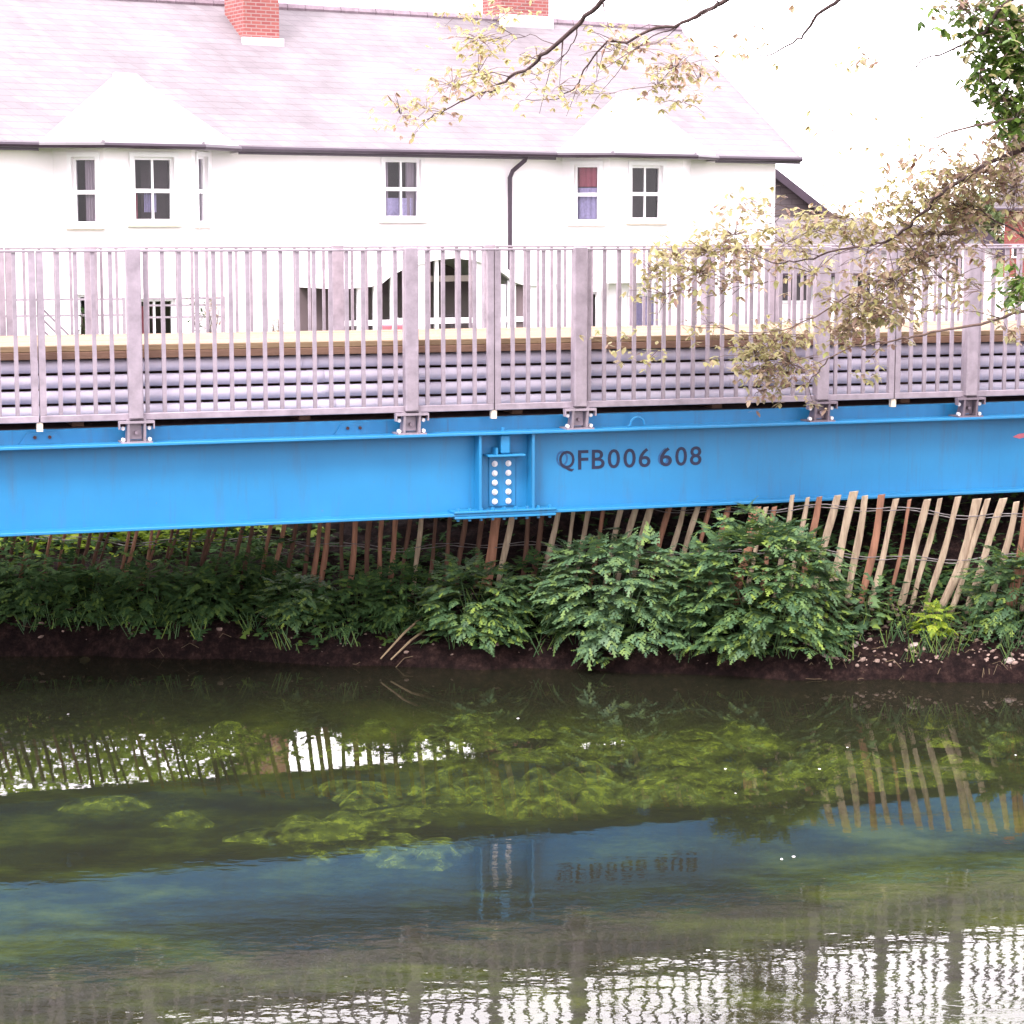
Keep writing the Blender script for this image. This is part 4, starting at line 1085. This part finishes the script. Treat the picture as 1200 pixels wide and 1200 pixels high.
branch([(678, 30), (672, 50), (660, 65), (645, 80), (620, 95)], 10.3, 10.6, .008, .002, tufts=2, dens=.7)
branch([(650, 52), (628, 42), (600, 40), (575, 50)], 10.4, 10.8, .005, .002, tufts=3)
branch([(1000, -90), (900, -40), (845, 4), (828, 12), (800, 26), (760, 36), (735, 50), (712, 48), (690, 75), (672, 105), (650, 117), (615, 116)], 9.6, 10.9, .04, .003, tufts=2, start=tq, dens=.5)
branch([(790, 33), (765, 42), (738, 62), (720, 90), (705, 108)], 10.3, 10.6, .008, .002, tufts=2, dens=.6)
branch([(1120, -80), (1040, -40), (983, 0), (962, 14), (945, 36), (930, 50), (896, 66), (870, 62)], 9.4, 10.4, .04, .004, tufts=2, start=tq, dens=.5)
branch([(1260, -60), (1172, 10), (1157, 34), (1140, 48), (1120, 56), (1080, 70), (1062, 90), (1035, 120)], 8.6, 9.8, .035, .002, tufts=0, start=tq, dens=.5)
branch([(1250, 135), (1192, 140), (1150, 146), (1105, 158), (1084, 164)], 8.6, 9.2, .03, .005, mt_=PALEB, tufts=2, start=tp, dens=.6)
branch([(1290, 330), (1240, 300), (1200, 278), (1157, 253), (1130, 235)], 8.8, 9.6, .03, .004, tufts=4, kind='t', start=tl)
branch([(1250, 160), (1160, 190), (1110, 220), (1080, 250), (1052, 276), (1035, 285), (1000, 290), (960, 300), (930, 307), (912, 309), (880, 296), (862, 285)], 8.9, 10.8, .03, .003, tufts=5, kind='t', start=tp)
branch([(1003, 290), (992, 276), (985, 268)], 10.1, 10.1, .007, .003, tufts=2)
branch([(1000, 258), (985, 250), (960, 252), (930, 245), (905, 262), (870, 262), (835, 270)], 10.2, 10.8, .006, .002, tufts=4, kind='p')
branch([(1290, 350), (1200, 365), (1150, 380), (1100, 388), (1065, 396), (1040, 401), (1000, 405), (970, 420), (955, 440), (938, 458)], 8.9, 10.6, .022, .004, mt_=PALEB, tufts=4, kind='t', start=tl)
branch([(1100, 300), (1060, 320), (1010, 335), (955, 372), (918, 387), (870, 390), (845, 384), (830, 378)], 9.9, 10.9, .012, .003, mt_=PALEB, tufts=3, kind='p')
branch([(900, 330), (870, 335), (840, 345), (800, 340), (770, 350)], 10.6, 11.0, .005, .002, tufts=3, kind='p')
branch([(1075, 8), (1050, 32), (1030, 55), (1012, 70), (985, 76)], 9.8, 10.1, .006, .002, tufts=1, dens=.5)
branch([(1040, 120), (1015, 130), (990, 140), (965, 150)], 9.9, 10.1, .004, .0015, tufts=1, dens=.4)
# foliage masses: (px, py, sx, sy, Y, tufts, kind)
MASS = [(470, 135, 22, 12, 10.8, 16, 't'), (500, 128, 20, 12, 10.8, 12, 'p'), (530, 100, 25, 12, 10.8, 20, 't'), (560, 85, 25, 14, 10.7, 20, 'p'), (560, 45, 22, 10, 10.9, 18, 'p'), (545, 15, 18, 12, 10.9, 9, 'p'), (595, 15, 20, 12, 10.9, 12, 'p'),
        (585, 100, 15, 10, 10.6, 10, 't'), (630, 70, 18, 14, 10.5, 9, 'p'), (655, 100, 20, 12, 10.6, 8, 'p'), (740, 55, 35, 12, 10.5, 26, 't'), (720, 60, 25, 10, 10.6, 14, 'p'), (790, 80, 25, 12, 10.4, 24, 't'), (770, 100, 28, 12, 10.5, 18, 'p'), (820, 95, 20, 12, 10.3, 12, 't'), (680, 110, 30, 8, 10.6, 8, 'p'),
        (850, 55, 22, 8, 10.3, 6, 't'), (880, 45, 15, 8, 10.2, 5, 't'), (800, 120, 20, 8, 10.4, 8, 'p'), (1015, 70, 10, 5, 10, 7, 't'), (975, 72, 25, 10, 10, 3, 't'), (990, 140, 30, 20, 10, 3, 't'),
        (1195, 55, 14, 22, 8.9, 30, 'g'), (1192, 140, 14, 16, 8.9, 26, 'g'), (1165, 45, 20, 14, 9.1, 18, 'g'), (1040, 200, 30, 14, 9.8, 8, 'p'), (1080, 185, 34, 14, 9.6, 10, 't'), (1110, 330, 34, 14, 9.8, 12, 't'), (1150, 340, 30, 14, 9.5, 9, 'p'), (1080, 365, 30, 10, 9.8, 8, 'p'), (955, 320, 26, 12, 10.4, 14, 'p'), (1140, 12, 35, 18, 9.2, 34, 'g'), (1185, 25, 22, 22, 9, 40, 'g'), (1148, 88, 11, 18, 9.1, 26, 'g'), (1185, 80, 15, 20, 9.0, 34, 'g'), (1180, 118, 18, 18, 9.0, 34, 'g'), (1130, 5, 20, 8, 9.3, 20, 't'),
        (1192, 335, 11, 14, 8.9, 22, 'g'), (1185, 165, 18, 18, 9.0, 30, 't'), (1160, 200, 30, 18, 9.4, 60, 't'), (1120, 210, 34, 16, 9.6, 50, 't'), (1090, 235, 34, 16, 9.8, 50, 'p'), (1060, 250, 34, 20, 9.9, 42, 'p'), (1130, 245, 36, 18, 9.6, 55, 't'), (1100, 275, 36, 16, 9.8, 40, 't'), (1075, 300, 34, 18, 9.9, 52, 't'), (1050, 330, 30, 18, 10, 52, 't'), (1030, 355, 28, 16, 10.2, 40, 't'),
        (990, 255, 30, 12, 10.2, 26, 'p'), (1010, 270, 32, 12, 10.1, 24, 'p'), (950, 268, 28, 14, 10.3, 18, 'p'), (920, 285, 26, 14, 10.5, 20, 'p'), (1190, 220, 18, 30, 9.3, 46, 't'), (1170, 300, 26, 10, 9.4, 6, 't'),
        (860, 275, 30, 14, 10.8, 22, 'p'), (830, 295, 34, 14, 10.8, 34, 'p'), (790, 300, 26, 12, 10.9, 26, 'p'), (765, 318, 16, 14, 10.9, 18, 'p'), (820, 320, 30, 12, 10.9, 24, 't'), (880, 305, 28, 14, 10.7, 24, 't'), (900, 250, 22, 12, 10.7, 8, 'p'), (870, 240, 22, 10, 10.7, 6, 't'), (780, 345, 25, 10, 11, 8, 'p'), (860, 330, 30, 10, 10.9, 8, 't'),
        (915, 395, 26, 12, 10.8, 38, 'p'), (885, 415, 24, 12, 10.8, 34, 'p'), (890, 435, 22, 12, 10.8, 24, 't'), (925, 425, 24, 14, 10.7, 30, 't'), (890, 458, 10, 8, 10.8, 8, 't'), (1000, 360, 22, 14, 10.4, 34, 'p'), (990, 385, 24, 12, 10.4, 30, 't'), (1030, 375, 18, 8, 10.2, 16, 'p'), (725, 400, 25, 8, 11, 6, 'p'), (760, 420, 25, 8, 11, 6, 'p'), (1020, 440, 6, 4, 10.4, 4, 'p'), (1180, 385, 16, 10, 9.2, 4, 't')]
twm = MB()
for (px, py, sx, sy, Y, n, kd) in MASS:
    c0 = at(px, py, Y+DY)
    n2 = int(n*(3.0 if kd == 'g' else 2.7 if px > 960 and py > 160 else 2.6 if px > 740 and py > 140 else 1.9))
    for _ in range(n2):
        q = at(px+random.gauss(0, sx*.85), py+random.gauss(0, sy*.9), Y+DY+random.gauss(0, .2))
        leafcl(q, 1, .03, kd, size=.066 if kd == 'g' else .052)
        if random.random() < .4: twm.tube([Lc(c0.lerp(q, .1)), Lc(c0.lerp(q, .6)+Vector((0, 0, .015))), Lc(q)], [.003, .0022, .0012], 3)
twm.build('twigs', PALEB, tree)
# the crown above and to the right of the frame (shades the right end and shows in the water)
for _ in range(900):
    q = Vector((TR.x+.2+random.gauss(0, 1.5), TR.y-.3+random.gauss(0, 1.5), 6.4+abs(random.gauss(0, 1.4))))
    leafcl(q, 4, .16, 'g' if random.random() < .7 else 't', size=.075)
for _ in range(140):
    q = Vector((random.uniform(2.2, 6.4), random.uniform(11.5, 16.0), random.uniform(5.3, 7.2))); leafcl(q, 3, .16, random.choice('gt'), size=.07)
for _ in range(60):      # green shoots hanging low beyond the right edge
    q = Vector((random.uniform(3.75, 4.8), random.uniform(14.0, 15.4), random.uniform(1.6, 3.2))); leafcl(q, 3, .10, random.choice('ggt'), size=.065)
pale.build('pale_leaves', PALELEAF, tree); tan_.build('bronze_leaves', TANLEAF, tree); grn.build('green_leaves', GREENLEAF, tree)

# ------------------------------------------------------------------ light
w = bpy.data.worlds.new('World'); sc.world = w; w.use_nodes = True
nt = w.node_tree; bg = nt.nodes['Background']
sky = nt.nodes.new('ShaderNodeTexSky'); sky.sky_type = 'NISHITA'; sky.sun_disc = False
SE, SR = 52, 205
sky.sun_elevation = R(SE); sky.sun_rotation = R(SR); sky.dust_density = 6; sky.air_density = 1; sky.ozone_density = 1
hs = nt.nodes.new('ShaderNodeHueSaturation'); hs.inputs['Saturation'].default_value = .12; L(nt, sky.outputs[0], hs.inputs['Color'])
mx = nt.nodes.new('ShaderNodeMix'); mx.data_type = 'RGBA'; mx.blend_type = 'MULTIPLY'; mx.inputs[0].default_value = 1; L(nt, hs.outputs[0], mx.inputs[6]); mx.inputs[7].default_value = (1.0, .93, .98, 1)
ov_ = nt.nodes.new('ShaderNodeMix'); ov_.data_type = 'RGBA'; ov_.inputs[0].default_value = .72      # even overcast layer over the clear sky
L(nt, mx.outputs[2], ov_.inputs[6]); ov_.inputs[7].default_value = (9.4, 8.7, 9.3, 1)
tcw = nt.nodes.new('ShaderNodeTexCoord'); spw = nt.nodes.new('ShaderNodeSeparateXYZ'); L(nt, tcw.outputs['Generated'], spw.inputs[0])
mrw = nt.nodes.new('ShaderNodeMapRange'); L(nt, spw.outputs['Y'], mrw.inputs[0]); mrw.inputs[1].default_value = -1; mrw.inputs[2].default_value = 1; mrw.inputs[3].default_value = .55; mrw.inputs[4].default_value = 1.55
vs_ = nt.nodes.new('ShaderNodeVectorMath'); vs_.operation = 'SCALE'; L(nt, ov_.outputs[2], vs_.inputs[0]); L(nt, mrw.outputs[0], vs_.inputs['Scale'])
L(nt, vs_.outputs[0], bg.inputs[0]); bg.inputs[1].default_value = .15
sd = bpy.data.lights.new('sun', 'SUN'); sd.energy = .8; sd.angle = R(14); sd.color = (1, .96, .9)
so = bpy.data.objects.new('sun', sd); COL.objects.link(so)
dirv = Vector((math.sin(R(SR))*math.cos(R(SE)), math.cos(R(SR))*math.cos(R(SE)), math.sin(R(SE))))
so.rotation_euler = dirv.to_track_quat('Z', 'Y').to_euler(); so.location = (0, 0, 30)
# ------------------------------------------------------------------ camera
cd = bpy.data.cameras.new('camera'); cam = bpy.data.objects.new('camera', cd); COL.objects.link(cam)
cd.sensor_width = 36; cd.lens = 36*F/1200; cd.clip_end = 2000; cd.clip_start = .1
cam.location = (0, 0, H); cam.rotation_euler = (R(90)-P, 0, 0); sc.camera = cam
sc.view_settings.view_transform = 'Standard'; sc.view_settings.look = 'None'; sc.view_settings.gamma = 1
sc.view_settings.exposure = 2.25
sc.render.engine = 'CYCLES'
sc.cycles.max_bounces = 10; sc.cycles.transparent_max_bounces = 12; sc.cycles.diffuse_bounces = 4
